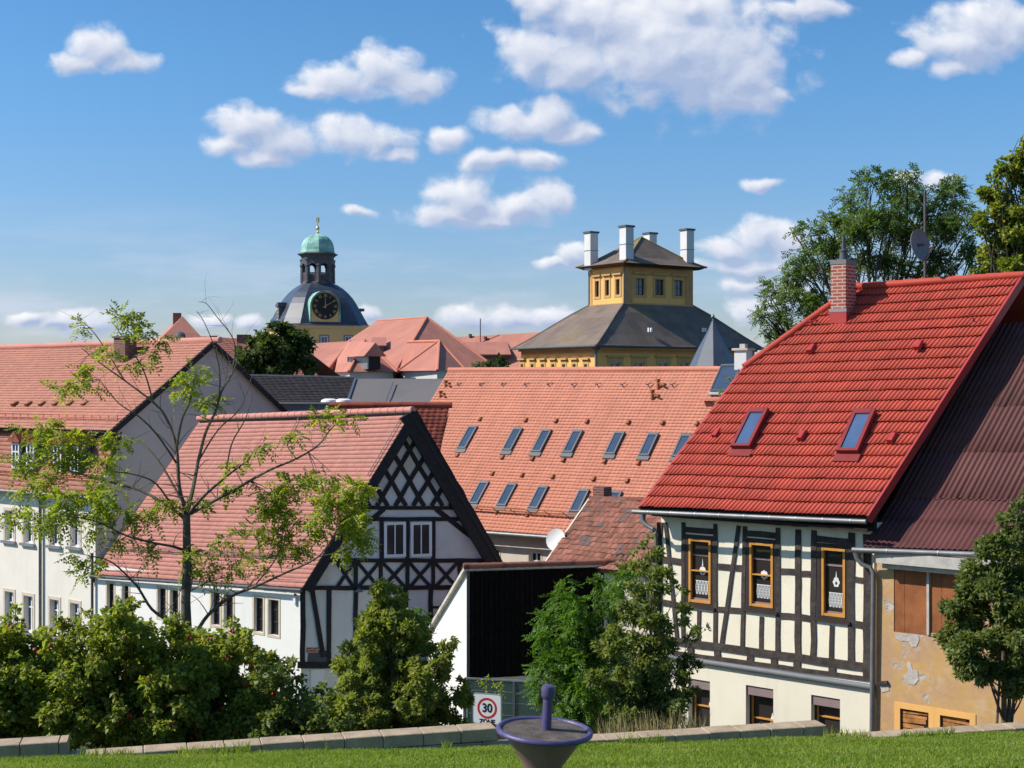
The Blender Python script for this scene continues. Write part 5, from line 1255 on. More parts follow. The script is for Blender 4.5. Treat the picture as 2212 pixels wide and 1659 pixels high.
# ------------------------------------------------------------------ clock tower
def clock_tower():
    D0 = 150.; U = D0/F/4.267          # metres per crop pixel
    def z(y): return (CY - (432 + y/4.267))/F*D0
    cx = (553 + 545/4.267 - CX)/F*D0
    c = V3((cx, D0 + 2, 0))
    t = thing('clock_tower', 'yellow tower with dark slate bell dome, gold clock face and green copper lantern cap', 'tower', (cx, D0+2, -11.4))
    th = math.radians(23.6); e2 = V3((math.cos(th), math.sin(th), 0)); e1 = V3((-math.sin(th), math.cos(th), 0))
    hs = 478*U/(.916+.4)*1.13          # half side so that the silhouette is 2*478 crop px wide
    def ring(s, zz, ch=.16):
        k = s*(1-ch*2) if ch else s; P_ = []
        for a, b in ((-1, -k/s), (-k/s, -1), (k/s, -1), (1, -k/s), (1, k/s), (k/s, 1), (-k/s, 1), (-1, k/s)): P_.append(c + e2*(a*s) + e1*(b*s) + V3((0, 0, zz)))
        return P_
    def loft(prof, ch=.16):
        mb = MB(); n = 8; i0 = 0
        for s, zz in prof: mb.v += [tuple(p) for p in ring(s, zz, ch)]
        for k in range(len(prof)-1):
            for j in range(8): q = k*8; mb.f.append((q+j, q+(j+1) % 8, q+8+(j+1) % 8, q+8+j))
        mb.f.append(tuple(range(7, -1, -1))); e = (len(prof)-1)*8; mb.f.append(tuple(range(e, e+8))); return mb
    loft([(hs*.93, -11.4), (hs*.93, z(1185))], .02).build('tower_wall', 'tower_yellow', t)
    loft([(hs*.95, z(1195)), (hs*1.0, z(1175)), (hs*1.03, z(1160))], .02).build('cornice', 'sandstone', t)
    prof = [(1.04, 1166), (.985, 1148), (.92, 1095), (.835, 1020), (.765, 960), (.69, 905), (.60, 855), (.50, 812), (.40, 780), (.335, 765)]
    dome = loft([(hs*a, z(b)) for a, b in prof]).build('bell_dome', 'dome_slate', t)
    # octagonal lantern
    R = 150*U
    def octa(mb, r0, z0, r1, z1): mb.lathe((c.x, c.y, 0), [(r0, z0), (r1, z1)], 8, None, math.radians(12))
    mb = MB(); octa(mb, R*1.05, z(772), R*1.0, z(745)); la = mb.build('lantern_base', 'lead_dark', t)
    for i in range(8):
        a = math.radians(12 + 45*i); p = c + V3((math.cos(a), math.sin(a), 0))*R*.93
        mb = MB(); mb.lathe((p.x, p.y, 0), [(.30, z(755)), (.27, z(740)), (.25, z(610)), (.33, z(600)), (.33, z(590)), (.26, z(585)), (.26, z(555)), (.36, z(540))], 8); mb.build('column', 'lead_dark', la)
        b = math.radians(12 + 45*(i+1)); q = c + V3((math.cos(b), math.sin(b), 0))*R*.93
        mb = MB(); d = (q-p); mid = []
        # arch between columns: a panel with a rounded opening
        nn = V3((d.y, -d.x, 0)).normalized()*.22; top = z(545); sp = z(612); L = d.length
        pts = [(0, top), (0, sp)] + [(L*(.5-.36*math.cos(u)), sp + (z(578)-sp)*math.sin(u)) for u in np.linspace(0, math.pi, 9)] + [(L, sp), (L, top)]
        for j in range(len(pts)-1):
            (u0, v0), (u1, v1) = pts[j], pts[j+1]
            if abs(u1-u0) < 1e-6: continue
            du = d/L; mb.prism([p + du*u0 + V3((0, 0, v0)), p + du*u1 + V3((0, 0, v1)), p + du*u1 + V3((0, 0, top)), p + du*u0 + V3((0, 0, top))], nn)
        mb.build('arch', 'lead_dark', la)
        mb = MB(); du = d/L
        mb.obox(p + V3((0, 0, z(672))), d, nn*.4, (0, 0, .12)); mb.obox(p + V3((0, 0, z(745))), d, nn*.4, (0, 0, .15))
        for s_ in (.25, .4, .55, .7): mb.obox(p + du*(L*s_) + V3((0, 0, z(745))), du*.12, nn*.4, (0, 0, z(672)-z(745)))
        mb.build('balustrade', 'steel_mast', la)
    mb = MB(); mb.lathe((c.x, c.y, 0), [(R*1.0, z(550)), (R*1.02, z(515)), (R*1.08, z(505)), (R*1.26, z(490)), (R*1.26, z(484)), (R*1.1, z(474))], 8, None, math.radians(12)); mb.build('lantern_cornice', 'lead_dark', la)
    cap = MB(); cap.lathe((c.x, c.y, 0), [(R*1.09, z(478)), (R*1.03, z(450)), (R*1.02, z(425)), (R*.97, z(390)), (R*.86, z(355)), (R*.68, z(328)), (R*.45, z(308)), (R*.2, z(296)), (R*.08, z(290))], 8, None, math.radians(12))
    gp = cap.build('copper_cap', 'copper_green', t)
    mb = MB(); mb.lathe((c.x, c.y, 0), [(.14, z(295)), (.17, z(282)), (.08, z(268)), (.07, z(262)), (.19, z(252)), (.21, z(242)), (.16, z(230)), (.05, z(222)), (.05, z(205)), (.09, z(190)), (.03, z(180)), (.02, z(110))], 12)
    mb.obox((c.x-.15, c.y, z(185)), (.35, 0, 0), (0, .03, 0), (0, 0, .5)); mb.build('finial', 'gold', gp, smooth=True)
    # clock housing on the right face
    nf = -e1; zc = z(990); s_ = hs*.80
    fr = Fr(c + nf*(hs*.955) , e2, (0, 0, 1), nf)
    off = (663-545)*U - (hs*.955)*(-nf.x*-1); a0 = ((663-545)*U - nf.x*hs*.955)/e2.x
    w = 118*U/.916
    mb = MB(); pts = [(a0-w, z(1132)), (a0+w, z(1132)), (a0+w, zc)] + [(a0+w*math.cos(u), zc+w*math.sin(u)) for u in np.linspace(0, math.pi, 17)][1:-1] + [(a0-w, zc)]
    mb.prism([fr.W(u, v, -2.2) for u, v in pts], nf*2.25); hsg = mb.build('clock_housing', 'tower_yellow', t)
    mb = MB(); oo = [(a0-w*1.04, z(1135)), (a0-w*1.04, zc)] + [(a0-w*1.04*math.cos(u), zc+w*1.04*math.sin(u)) for u in np.linspace(0, math.pi, 17)][1:] + [(a0+w*1.04, z(1135))]
    for p, q in zip(oo[:-1], oo[1:]): mb.obox(fr.W(p[0], p[1], -2.3), fr.ex*(q[0]-p[0]) + fr.ey*(q[1]-p[1]), nf*2.45, (fr.ey*.09 if abs(q[0]-p[0]) > abs(q[1]-p[1]) else fr.ex*(-.09 if p[0] < a0 else .09)))
    mb.build('copper_hood', 'copper_green', hsg)
    r = 112*U/.916
    mb = MB(); mb.lathe(fr.W(a0, zc, .05), [(r*.99, 0), (r*.99, .08), (r*.93, .10), (.05, .10)], 40, nf); f = mb.build('clock_face', 'lead_dark', hsg)
    f.data.materials[0] = MATS['timber_black']
    rom = ['XII', 'I', 'II', 'III', 'IV', 'V', 'VI', 'VII', 'VIII', 'IX', 'X', 'XI']
    for i, s in enumerate(rom):
        mb = MB()
        A = math.radians(90 - 30*i); ur = (math.cos(A), math.sin(A)); ut = (math.sin(A), -math.cos(A)); wd = sum({'I': .09, 'V': .2, 'X': .2}[q] for q in s); x = -wd/2
        for q in s:
            wq = {'I': .09, 'V': .2, 'X': .2}[q]; r0, r1 = r*.68, r*.90
            pt = lambda u, rr: (a0 + ur[0]*rr + ut[0]*u, zc + ur[1]*rr + ut[1]*u)
            if q == 'I': L = [(x+.045, r0, x+.045, r1)]
            elif q == 'V': L = [(x+.1, r0, x+.02, r1), (x+.1, r0, x+.18, r1)]
            else: L = [(x+.02, r0, x+.18, r1), (x+.18, r0, x+.02, r1)]
            for u0, q0, u1, q1 in L: fr.lbar(mb, pt(u0, q0), pt(u1, q1), .05, .15, .165)
            x += wq
        mb.build('numeral', 'gold_paint', f)
    mb = MB(); fr.lbar(mb, (a0, zc-.15*r), (a0, zc+.62*r), .13, .17, .185, .05); fr.lbar(mb, (a0-.2*r*math.cos(math.radians(30)), zc-.2*r*.5), (a0+.86*r*math.cos(math.radians(30)), zc+.86*r*.5), .10, .19, .205, .04)
    mb.build('clock_hands', 'gold_paint', f)
    # dormer on the left face
    nl = -e2; fl = Fr(c + nl*(hs*.93), -e1, (0, 0, 1), nl); b0 = ((205-545)*U - nl.x*hs*.93)/(-e1.x)
    mb = MB(); fl.box(mb, b0-.45, b0+.45, z(1120), z(985), -1.8, .02); dm = mb.build('dormer', 'lead_dark', t)
    mb = MB(); fl.box(mb, b0-.62, b0+.62, z(985), z(960), -1.8, .15); fl.box(mb, b0-.35, b0+.35, z(960), z(945), -1.2, .1); mb.build('dormer_roof', 'lead_dark', dm)
    window(fl, (b0-.3, b0+.3, z(1105), z(1000)), dm, 'sandstone', 'pane_dark', .03, .07, .04, hb=(.33, .66), vb=(.5,), bw=.04)
    mb = MB(); fl.box(mb, -.6, .6, z(1010), z(985), -hs*2.0, -hs*1.85); mb.build('rear_dormer', 'lead_dark', t)
    # windows below the cornice
    fw = Fr(c + nf*(hs*.93), e2, (0, 0, 1), nf)
    for x in (430, 655, 865):
        a = ((x-545)*U - nf.x*hs*.93)/e2.x; w_ = window(fw, (a-.38, a+.38, z(1280)-1.2, z(1262)), t, 'white_paint', 'pane_blue', .0, .06, .05, vb=(.5,), hb=(.5,))
        mb = MB(); k = .16; y0, y1 = z(1280)-1.2, z(1262); fw.box(mb, a-.38-k, a-.38, y0, y1+k, 0, .03); fw.box(mb, a+.38, a+.38+k, y0, y1+k, 0, .03); fw.box(mb, a-.38, a+.38, y1, y1+k, 0, .029); mb.build('surround', 'shutter_mauve', w_)
    for bx in (-1.8, 1.8):
        window(Fr(c + nl*(hs*.93), -e1, (0, 0, 1), nl), (bx-.38, bx+.38, z(1280)-1.2, z(1262)), t, 'white_paint', 'pane_dark', .0, .06, .05, vb=(.5,))
clock_tower()

# ------------------------------------------------------------------ yellow pavilion with the double roof
def pavilion():
    e1 = V3((-.57, .82, 0)).normalized(); e2 = V3((.82, .57, 0)).normalized(); C0 = V3((6.72, 112, 0)); LA, LB = 12.0, 19.2
    t = thing('yellow_pavilion', 'yellow palace building with stepped dark roof, square upper storey and four tall white chimneys', 'palace', (C0.x, C0.y, -11.4))
    def Q(a, b, z): p = C0 + e1*a + e2*b; return V3((p.x, p.y, z))
    ze = 3.12
    fl = Fr(Q(LA, 0, 0), -e1, (0, 0, 1), -e2); fr_ = Fr(Q(0, 0, 0), e2, (0, 0, 1), -e1)
    IN = .75        # wall inset from the eave
    wl = Fr(Q(LA-IN, IN, 0), -e1, (0, 0, 1), -e2); wr = Fr(Q(IN, IN, 0), e2, (0, 0, 1), -e1)
    lwin = []
    for x in (208, 288, 370, 452, 537, 620, 710):
        a, b = wl.at(*c4(x, 1300)); lwin.append((a-.20, a+.20, ze-3.6, wl.at(*c4(x, 1297))[1]))
    rwin = []
    for x in (942, 1130, 1322, 1490, 1665, 1840):
        a, b = wr.at(*c4(x, 1285)); rwin.append((a-.55, a+.55, ze-3.9, wr.at(*c4(x, 1284))[1]))
    mb = MB(); holes_wall(mb, wl, 0, LA-2*IN, -11.4, ze, lwin, .2); holes_wall(mb, wr, 0, LB-2*IN, -11.4, ze, rwin, .2)
    p, q, r, s = Q(LA-IN, IN, 0), Q(LA-IN, LB-IN, 0), Q(IN, LB-IN, 0), Q(IN, IN, 0)
    for u, v in ((p, q), (q, r)): mb.poly([(u.x, u.y, -11.4), (v.x, v.y, -11.4), (v.x, v.y, ze), (u.x, u.y, ze)])
    mb.build('lower_wall', 'yellow_plaster', t)
    def dress(fw, h, fm, pm, k=.24, hood=True, vb=(.5,)):
        w = window(fw, h, t, fm, pm, -.19, .05, .05, vb=vb, hb=(.5,), bw=.05); a0, a1, b0, b1 = h
        mb = MB(); fw.box(mb, a0-k, a0, b0-k, b1+k, 0, .05); fw.box(mb, a1, a1+k, b0-k, b1+k, 0, .05); fw.box(mb, a0, a1, b1, b1+k, 0, .048); fw.box(mb, a0, a1, b0-k, b0, 0, .048)
        if hood: fw.box(mb, a0-k-.12, a1+k+.12, b1+k+.16, b1+k+.30, 0, .22); fw.box(mb, a0-k, a1+k, b1+k, b1+k+.16, 0, .04)
        mb.build('surround', 'yellow_trim', w); return w
    for h in lwin: dress(wl, h, 'frame_brown', 'pane_dark', .2, True, ())
    for h in rwin: dress(wr, h, 'white_paint', 'pane_blue', .28)
    mb = MB()
    wl.box(mb, 0, LA-2*IN, ze-.55, ze-.05, 0, .10); wl.box(mb, 0, LA-2*IN, ze-.30, ze-.05, .1, .45)
    mb.build('eave_moulding', 'yellow_quoin', t)
    mb = MB(); wr.box(mb, 0, LB-2*IN, ze-.55, ze-.05, 0, .10); wr.box(mb, 0, LB-2*IN, ze-.30, ze-.05, .1, .45); mb.build('eave_moulding', 'yellow_quoin', t)
    # flared lower roof as rings of profile (inset from eave, height)
    # upper block
    K = P(*c4(1015, 700), 118.3); ka = (V3((K.x, K.y, 0)) - C0).dot(e1); kb = (V3((K.x, K.y, 0)) - C0).dot(e2)
    wL, wR = 4.75, 7.75
    zu0, zu1 = 6.85, 10.15
    A0, A1, B0, B1 = ka, ka+wL, kb, kb+wR
    prof = [(0, ze-.05), (.06, ze+.10), (.28, ze+.95), (.52, ze+1.95), (.76, ze+2.95), (1.0, zu0+.1)]
    def rect(f):
        lerp = lambda a, b: a + (b-a)*f
        return [lerp(0, A0), lerp(LA, A1), lerp(0, B0), lerp(LB, B1)]
    mb = MB()
    for (f0, z0), (f1, z1) in zip(prof[:-1], prof[1:]):
        a0, a1, b0, b1 = rect(f0); p0, p1, q0, q1 = rect(f1)
        R0 = [Q(a0, b0, z0), Q(a0, b1, z0), Q(a1, b1, z0), Q(a1, b0, z0)]; R1_ = [Q(p0, q0, z1), Q(p0, q1, z1), Q(p1, q1, z1), Q(p1, q0, z1)]
        for k in range(4): mb.poly([R0[k], R0[(k+1) % 4], R1_[(k+1) % 4], R1_[k]])
    mb.poly([Q(0, 0, ze-.06), Q(0, LB, ze-.06), Q(LA, LB, ze-.06), Q(LA, 0, ze-.06)])
    lr = mb.build('lower_roof', 'slate_tile', t)
    mb = MB()
    for (f0, z0), (f1, z1) in zip(prof[:-1], prof[1:]):
        a0, a1, b0, b1 = rect(f0); p0, p1, q0, q1 = rect(f1)
        pass
    for ia, ib in ((0, 2), (1, 2), (0, 3)):
        mb = MB(); mb.tube([Q(rect(f0)[ia], rect(f0)[ib], z0) for f0, z0 in prof], .09, 6); mb.build('hip_capping', 'slate_tile', lr)
    mb = MB()
    for u, v in ((Q(0, 0, ze), Q(LA, 0, ze)), (Q(0, 0, ze), Q(0, LB, ze))): mb.tube([u - V3((0, 0, .05)), v - V3((0, 0, .05))], .10, 6)
    mb.build('gutter', 'lead_dark', lr)
    for (x, y) in ((650, 1042), (770, 1038)):
        pass
    rfr = fr3(Q(0, 0, ze), Q(0, LB, ze), Q(A0*.6, B0*.6, ze+2.3))
    for x in (1195, 1215, 1622, 1640):
        p = rfr.pw(*c4(x, 1045), .05); mb = MB(); mb.obox(p, e2*.14, -e1*.15, (0, 0, .34)); mb.build('roof_vent', 'white_paint', lr)
    # upper block walls
    ul = Fr(Q(A1, B0, 0), -e1, (0, 0, 1), -e2); ur = Fr(Q(A0, B0, 0), e2, (0, 0, 1), -e1)
    lw = []; rw = []
    for x, y0, y1 in ((800, 640, 765), (880, 632, 755), (963, 625, 748)):
        a = ul.at(*c4(x, 700))[0]; lw.append((a-.27, a+.27, ul.at(*c4(x, y1))[1], ul.at(*c4(x, y0))[1]))
    for x, y0, y1 in ((1138, 620, 750), (1290, 628, 752), (1440, 635, 757)):
        a = ur.at(*c4(x, 700))[0]; rw.append((a-.50, a+.50, ur.at(*c4(x, y1))[1], ur.at(*c4(x, y0))[1]))
    mb = MB(); holes_wall(mb, ul, 0, wL, zu0-.6, zu1+.2, lw, .2); holes_wall(mb, ur, 0, wR, zu0-.6, zu1+.2, rw, .2)
    for u, v in ((Q(A1, B0, 0), Q(A1, B1, 0)), (Q(A1, B1, 0), Q(A0, B1, 0)), (Q(A0, B1, 0), Q(A0, B0, 0))):
        if (u - Q(A0, B1, 0)).length < .01: u, v = Q(A0, B1, 0), Q(A0, B1, 0) + e1*.01
        mb.poly([(u.x, u.y, zu0-.6), (v.x, v.y, zu0-.6), (v.x, v.y, zu1+.2), (u.x, u.y, zu1+.2)])
    mb.build('upper_wall', 'yellow_plaster', t)
    for h in lw: dress(ul, h, 'frame_brown', 'pane_dark', .2, True, ())
    for i, h in enumerate(rw):
        w = dress(ur, h, 'frame_brown', 'pane_dark' if i == 1 else 'pane_blue', .22)
    # corner piers and base band
    mb = MB(); ur.box(mb, -.01, .85, zu0, zu1, 0, .06); ur.box(mb, wR-.85, wR+.01, zu0, zu1, 0, .06); ur.box(mb, .85, wR-.85, zu1-.62, zu1, 0, .055); ur.box(mb, .8, wR-.8, zu1-.8, zu1-.66, 0, .05); mb.build('corner_pier', 'yellow_quoin', t)
    mb = MB(); ul.box(mb, 0, .30, zu0, zu1, 0, .05); ul.box(mb, wL-.30, wL, zu0, zu1, 0, .05); mb.build('corner_strip', 'yellow_trim', t)
    mb = MB(); ul.box(mb, -.06, wL+.06, zu0-.1, zu0+.1, 0, .12); ur.box(mb, -.06, wR+.06, zu0-.1, zu0+.1, 0, .12); mb.build('base_moulding', 'yellow_trim', t)
    # upper roof, flared pyramid
    ov = 1.15; ca, cb = (A0+A1)/2, (B0+B1)/2; zr = 12.95
    mb = MB(); pr = [(0, zu1+.12), (.07, zu1+.22), (.3, zu1+.72), (.65, zu1+1.75), (1.0, zr)]
    R_ = lambda f, z: [Q(a + (ca-a)*f, b + (cb-b)*f, z) for a, b in ((A0-ov*.8, B0-ov*.8), (A0-ov*.8, B1+ov*.8), (A1+ov*.8, B1+ov*.8), (A1+ov*.8, B0-ov*.8))]
    for (f0, z0), (f1, z1) in zip(pr[:-1], pr[1:]):
        r0, r1 = R_(f0, z0), R_(f1, z1)
        for k in range(4): mb.poly([r0[k], r0[(k+1) % 4], r1[(k+1) % 4], r1[k]])
    ru = mb.build('upper_roof', 'slate_tile', t)
    mb = MB(); r0 = R_(0, zu1+.11); r1 = R_(.12, zu1-.12)
    mb.poly(r0); 
    for k in range(4): mb.poly([r1[k], r1[(k+1) % 4], r0[(k+1) % 4], r0[k]])
    mb.build('eave_moulding', 'frame_brown', ru)
    for k in (0, 1, 3):
        mb = MB(); mb.tube([R_(f0, z0)[k] for f0, z0 in pr], .08, 6); mb.build('hip_capping', 'old_lichen', ru)
    for (a, b, zt, zb_) in ((A1-.35, B0-.15, (CY-c4(0, 262)[1])/F*121.5, 9.9), (A0+.15, B0+.35, (CY-c4(0, 217)[1])/F*118.6, 10.2), (A1-.3, B1-1.1, (CY-c4(0, 275)[1])/F*126, 10.2), (A0+.2, B1-.45, (CY-c4(0, 245)[1])/F*122.8, 9.9)):
        s = .43; mb = MB(); mb.obox(Q(a-s, b-s, zb_+.1), e1*2*s, e2*2*s, (0, 0, zt-zb_-.1)); ch = mb.build('chimney', 'chimney_white', ru)
        mb = MB(); mb.obox(Q(a-s-.09, b-s-.09, zt), e1*(2*s+.18), e2*(2*s+.18), (0, 0, .16)); mb.build('chimney_cap', 'lead_dark', ch)
        zz = zb_ + (zt-zb_)*.53; mb = MB(); mb.obox(Q(a-s-.03, b-s-.03, zz), e1*(2*s+.06), e2*(2*s+.06), (0, 0, .06)); mb.build('chimney_band', 'metal_grey', ch)
    # downpipes
    mb = MB(); p = Q(IN-.02, IN-.12, ze-.3); mb.tube([Q(.1, .1, ze-.1), p, V3((p.x, p.y, -11))], .10, 8); mb.build('downpipe', 'cornice_grey', t)
    mb = MB(); p = Q(A0-.05, B0-.1, zu1-.2); mb.tube([p, V3((p.x, p.y, zu0))], .06, 8); p = Q(A1+.05, B0-.1, zu1-.2); mb.tube([p, V3((p.x, p.y, zu0))], .06, 8); mb.build('downpipe', 'cornice_grey', t)
pavilion()

def slate_spire():
    D0 = 82.; ap = P(*c4(1713, 960), D0); c = V3((ap.x, D0, 0)); zb = (CY-c4(0, 1345)[1])/F*D0; U = D0/F/3.657; r = 196*U
    t = thing('slate_turret', 'pointed slate turret spire rising behind the long orange roof', 'turret', (c.x, c.y, -11.4))
    mb = MB(); mb.lathe((c.x, c.y, 0), [(r*1.02, zb), (r*.62, zb+(ap.z-zb)*.42), (r*.22, zb+(ap.z-zb)*.80), (r*.05, ap.z), (.02, ap.z+.02)], 8, None, math.radians(-97)); s = mb.build('spire', 'slate_blue', t)
    mb = MB(); mb.lathe((c.x, c.y, 0), [(.03, ap.z-.1), (.03, ap.z+.15), (.10, ap.z+.22), (.12, ap.z+.3), (.06, ap.z+.4), (.02, ap.z+.45)], 10); mb.build('finial', 'metal_grey', s, smooth=True)
    mb = MB(); mb.lathe((c.x, c.y, 0), [(r*.9, -11.4), (r*.9, zb-.03)], 8, None, math.radians(-97)); mb.build('wall', 'abbey_plaster', t)
    p = P(*c4(1795, 1280), D0-r*.55); mb = MB(); mb.obox(p - V3((.18, 0, .3)), (.36, .05, 0), (-.05, .6, 0), (0, 0, .6)); mb.build('dormer', 'lead_dark', s)
slate_spire()

# ------------------------------------------------------------------ cluster of orange hipped roofs of the abbey
def abbey():
    def walls(ring, t, zb=-11.4, m='abbey_plaster', inset=.5):
        c = sum((V3(p) for p in ring), V3())/len(ring); R = [V3(p) + (c-V3(p)).normalized()*inset for p in ring]; mb = MB()
        for i in range(len(R)):
            p, q = R[i], R[(i+1) % len(R)]; mb.poly([(p.x, p.y, zb), (q.x, q.y, zb), (q.x, q.y, q.z), (p.x, p.y, p.z)])
        return mb.build('wall', m, t)
    def mk(name, label, faces, ring, hips=(), mats=None):
        b = ring[0]; t = thing(name, label, 'house', (b[0], b[1], -11.4)); mb = MB()
        for f in faces: mb.poly(f)
        rf = mb.build('roof', 'abbey_tile', t); walls(ring, t)
        mb = MB()
        for p, q in hips: mb.tube([p, q], .11, 6)
        if hips: mb.build('hip_tiles', 'orange_tile_far', rf)
        return t, rf
    # main hipped roof
    RL, RR = P(*c3(1120, 1112), 126), P(*c3(1575, 1083), 120)
    ER = P(*c3(2230, 1560), 116); EC = P(*c3(1260, 1620), 108.5); EL = P(*c3(330, 1640), 118)
    EB = EL + (ER-EC)
    A = 'wide orange hipped roof right of the clock tower, its right slope darker'
    t, rf = mk('hipped_roof_house', A, [[EL, EC, RR, RL], [EC, ER, RR], [ER, EB, RL, RR], [EB, EL, RL]], [EL, EC, ER, EB], [(EC, RR), (RR, ER), (RL, RR)])
    f = fr3(EL, EC, RL); mb = MB(); f.bar(mb, c3(1080, 1285), c3(1420, 1272), .22, .02, .12); mb.build('ledge', 'orange_tile_far', rf)
    p = f.pw(*c3(1140, 1395), 0); mb = MB(); mb.obox(p + V3((-.45, -.9, -.35)), (.9, 0, 0), (0, 1.4, 0), (0, 0, .75)); d = mb.build('dormer', 'lead_dark', rf)
    mb = MB(); q = p + V3((-.65, -1.15, .40)); mb.prism([q, q + V3((1.3, .1, 0)), q + V3((1.1, 2.2, .75)), q + V3((-.1, 2.2, .75))], (0, 0, .07)); mb.build('dormer_roof', 'abbey_tile', d)
    # left lower wing
    a, b, c, d_ = P(*c3(430, 1610), 106), P(*c3(640, 1590), 104.5), P(*c3(868, 1300), 110), P(*c3(440, 1328), 112)
    bk = V3((1.5, 10, 0)); e, g = b + V3((3.6, 9, 0)), a + V3((3.0, 10, 0))
    mk('low_wing', 'low orange roofed wing left of the hipped wing with a black dormer', [[a, b, c, d_], [b, e, c], [e, g, d_, c], [g, a, d_]], [a, b, e, g], [(b, c)])
    # cross wing with dormer
    R0 = P(*c3(1005, 1293), 106); Rb = R0 + V3((-4.2, 9, .0)); c0 = P(*c3(855, 1582), 100); cl = P(*c3(655, 1592), 104.); cr = P(*c3(1305, 1585), 102.5); crb = cr + V3((-.5, 9, 0)); clb = cl + V3((-1.5, 7, 0))
    t, rf = mk('hipped_wing', 'small orange hipped wing with a black-faced dormer on its front slope', [[cl, c0, R0, Rb, clb], [c0, cr, R0], [cr, crb, Rb, R0], [crb, clb, Rb]], [cl, c0, cr, crb, clb], [(c0, R0), (cr, R0), (cl, Rb)])
    f = fr3(c0, cr, R0); p = f.pw(*c3(1055, 1560), 0); mb = MB(); w = 1.02
    fd = (cr-c0); fd.z = 0; fd.normalize(); fn = V3((-fd.y, fd.x, 0))
    q = p - fd*w*.5 - fn*.55; zt = (CY-c3(0, 1440)[1])/F*100.5
    mb.obox(q, fd*w, fn*3, (0, 0, zt-q.z)); dm = mb.build('dormer', 'timber_black', rf)
    mb = MB(); mb.obox(q - fd*.08 + V3((0, -.01, 0)), fd*.10, fn*2.6, (0, 0, zt-q.z)); mb.build('dormer_cheek', 'metal_grey', dm)
    mb = MB(); l = q - fd*.55 - fn*.3 + V3((0, 0, zt-q.z)); r_ = q + fd*(w+.35) - fn*.3 + V3((0, 0, zt-q.z)); ap = (l+r_)/2 + V3((0, 0, 1.0)); ap2 = ap + fn*3.5 + V3((0, 0, .2))
    mb.poly([l, ap, ap2, l + fn*3]); mb.poly([ap, r_, r_ + fn*3, ap2]); mb.poly([l, r_, ap]); mb.build('dormer_roof', 'abbey_tile', dm)
    # pyramid wing
    ap = P(*c3(1690, 1299), 104); c0 = P(*c3(1672, 1572), 98); cl = P(*c3(1310, 1576), 102); cr = P(*c3(1925, 1558), 101.5); bl = cl + V3((-.6, 8, 0)); br = cr + V3((0, 8, 0)); rb = P(*c3(1400, 1307), 110)
    mk('pyramid_wing', 'orange pyramid-roofed wing in front of the wide hipped roof', [[cl, c0, ap], [c0, cr, ap], [cr, br, rb, ap], [br, bl, rb], [bl, cl, ap, rb]], [cl, c0, cr, br, bl], [(cl, ap), (c0, ap), (cr, ap), (ap, rb)])
    # plain long roof behind, far
    A, B, Cc, Dd = P(940, 830, 138), P(1230, 830, 132), P(1200, 716, 139), P(930, 731, 144)
    t, rf = mk('far_orange_house', 'plain long orange roof between the hipped roofs and the yellow pavilion', [[A, B, Cc, Dd], [Dd, Cc, B + V3((2, 16, 0)), A + V3((2, 16, 0))]], [A, B, B + V3((2, 16, 0)), A + V3((2, 16, 0))])
    f = fr3(A, B, Dd)
    for (x, y, h) in ((1975, 1262, .3), (2068, 1310, 2.4), (2115, 1285, .3), (2025, 1390, .6)):
        p = f.pw(*c3(x, y), 0); mb = MB(); mb.tube([p, p + V3((0, 0, h))], .06 if h > 1 else .2, 6); mb.build('vent_pipe', 'lead_dark', rf)
    p = f.pw(*c3(2130, 1480), 0); mb = MB(); mb.obox(p + V3((-2.2, -1, -.6)), (4.2, 0, 0), (0, 2, 0), (0, 0, 1.1)); d = mb.build('dormer', 'lead_dark', rf)
    mb = MB(); q = p + V3((-2.6, -1.5, .5)); mb.prism([q, q + V3((5, 0, 0)), q + V3((4.6, 3, 1.3)), q + V3((.3, 3, 1.3))], (0, 0, .1)); mb.build('dormer_roof', 'abbey_tile', d)
abbey()

# ------------------------------------------------------------------ foliage
def leaf_quads(pos, dirs, nrm, L, W):
    n = len(pos); dirs = dirs/np.linalg.norm(dirs, axis=1, keepdims=True); s = np.cross(dirs, nrm); s /= np.maximum(np.linalg.norm(s, axis=1, keepdims=True), 1e-6); up = np.cross(s, dirs)
    L = L[:, None]; W = W[:, None]; m = pos + dirs*L*.42 + up*W*.22
    co = np.stack([pos, m + s*W*.5, pos + dirs*L - up*L*.12, m - s*W*.5], 1).reshape(-1, 3)
    k = np.arange(n)*4
    return co, np.stack([k, k+1, k+2, k+3], 1)
def pinnate(pos, dirs, nrm, L, pairs, ll, lw):
    """compound leaves: leaflets in pairs along a drooping rachis"""
    n = len(pos); dirs = dirs/np.linalg.norm(dirs, axis=1, keepdims=True); s = np.cross(dirs, nrm); s /= np.maximum(np.linalg.norm(s, axis=1, keepdims=True), 1e-6); up = np.cross(s, dirs)
    P_, D_, N_, LL, WW = [], [], [], [], []
    for i in range(pairs):
        t = (i+1)/(pairs+.5); b = pos + dirs*(L*t)[:, None] - np.array([0, 0, 1.])*(L*t*t*.30)[:, None]
        for sg in (-1, 1):
            jj = RNG.normal(0, .18, (n, 3)); P_.append(b); D_.append(s*sg + dirs*.45 - up*.25 + jj); N_.append(up + jj*.8); LL.append(ll*RNG.uniform(.75, 1.15, n)); WW.append(lw*RNG.uniform(.8, 1.15, n))
    b = pos + dirs*L[:, None] - np.array([0, 0, 1.])*(L*.3)[:, None]; P_.append(b); D_.append(dirs); N_.append(up); LL.append(ll*np.ones(n)); WW.append(lw*np.ones(n))
    return leaf_quads(np.concatenate(P_), np.concatenate(D_), np.concatenate(N_), np.concatenate(LL), np.concatenate(WW))
DENS = 3.0
def sphere_pts(n):
    v = RNG.normal(0, 1, (n, 3)); return v/np.linalg.norm(v, axis=1, keepdims=True)
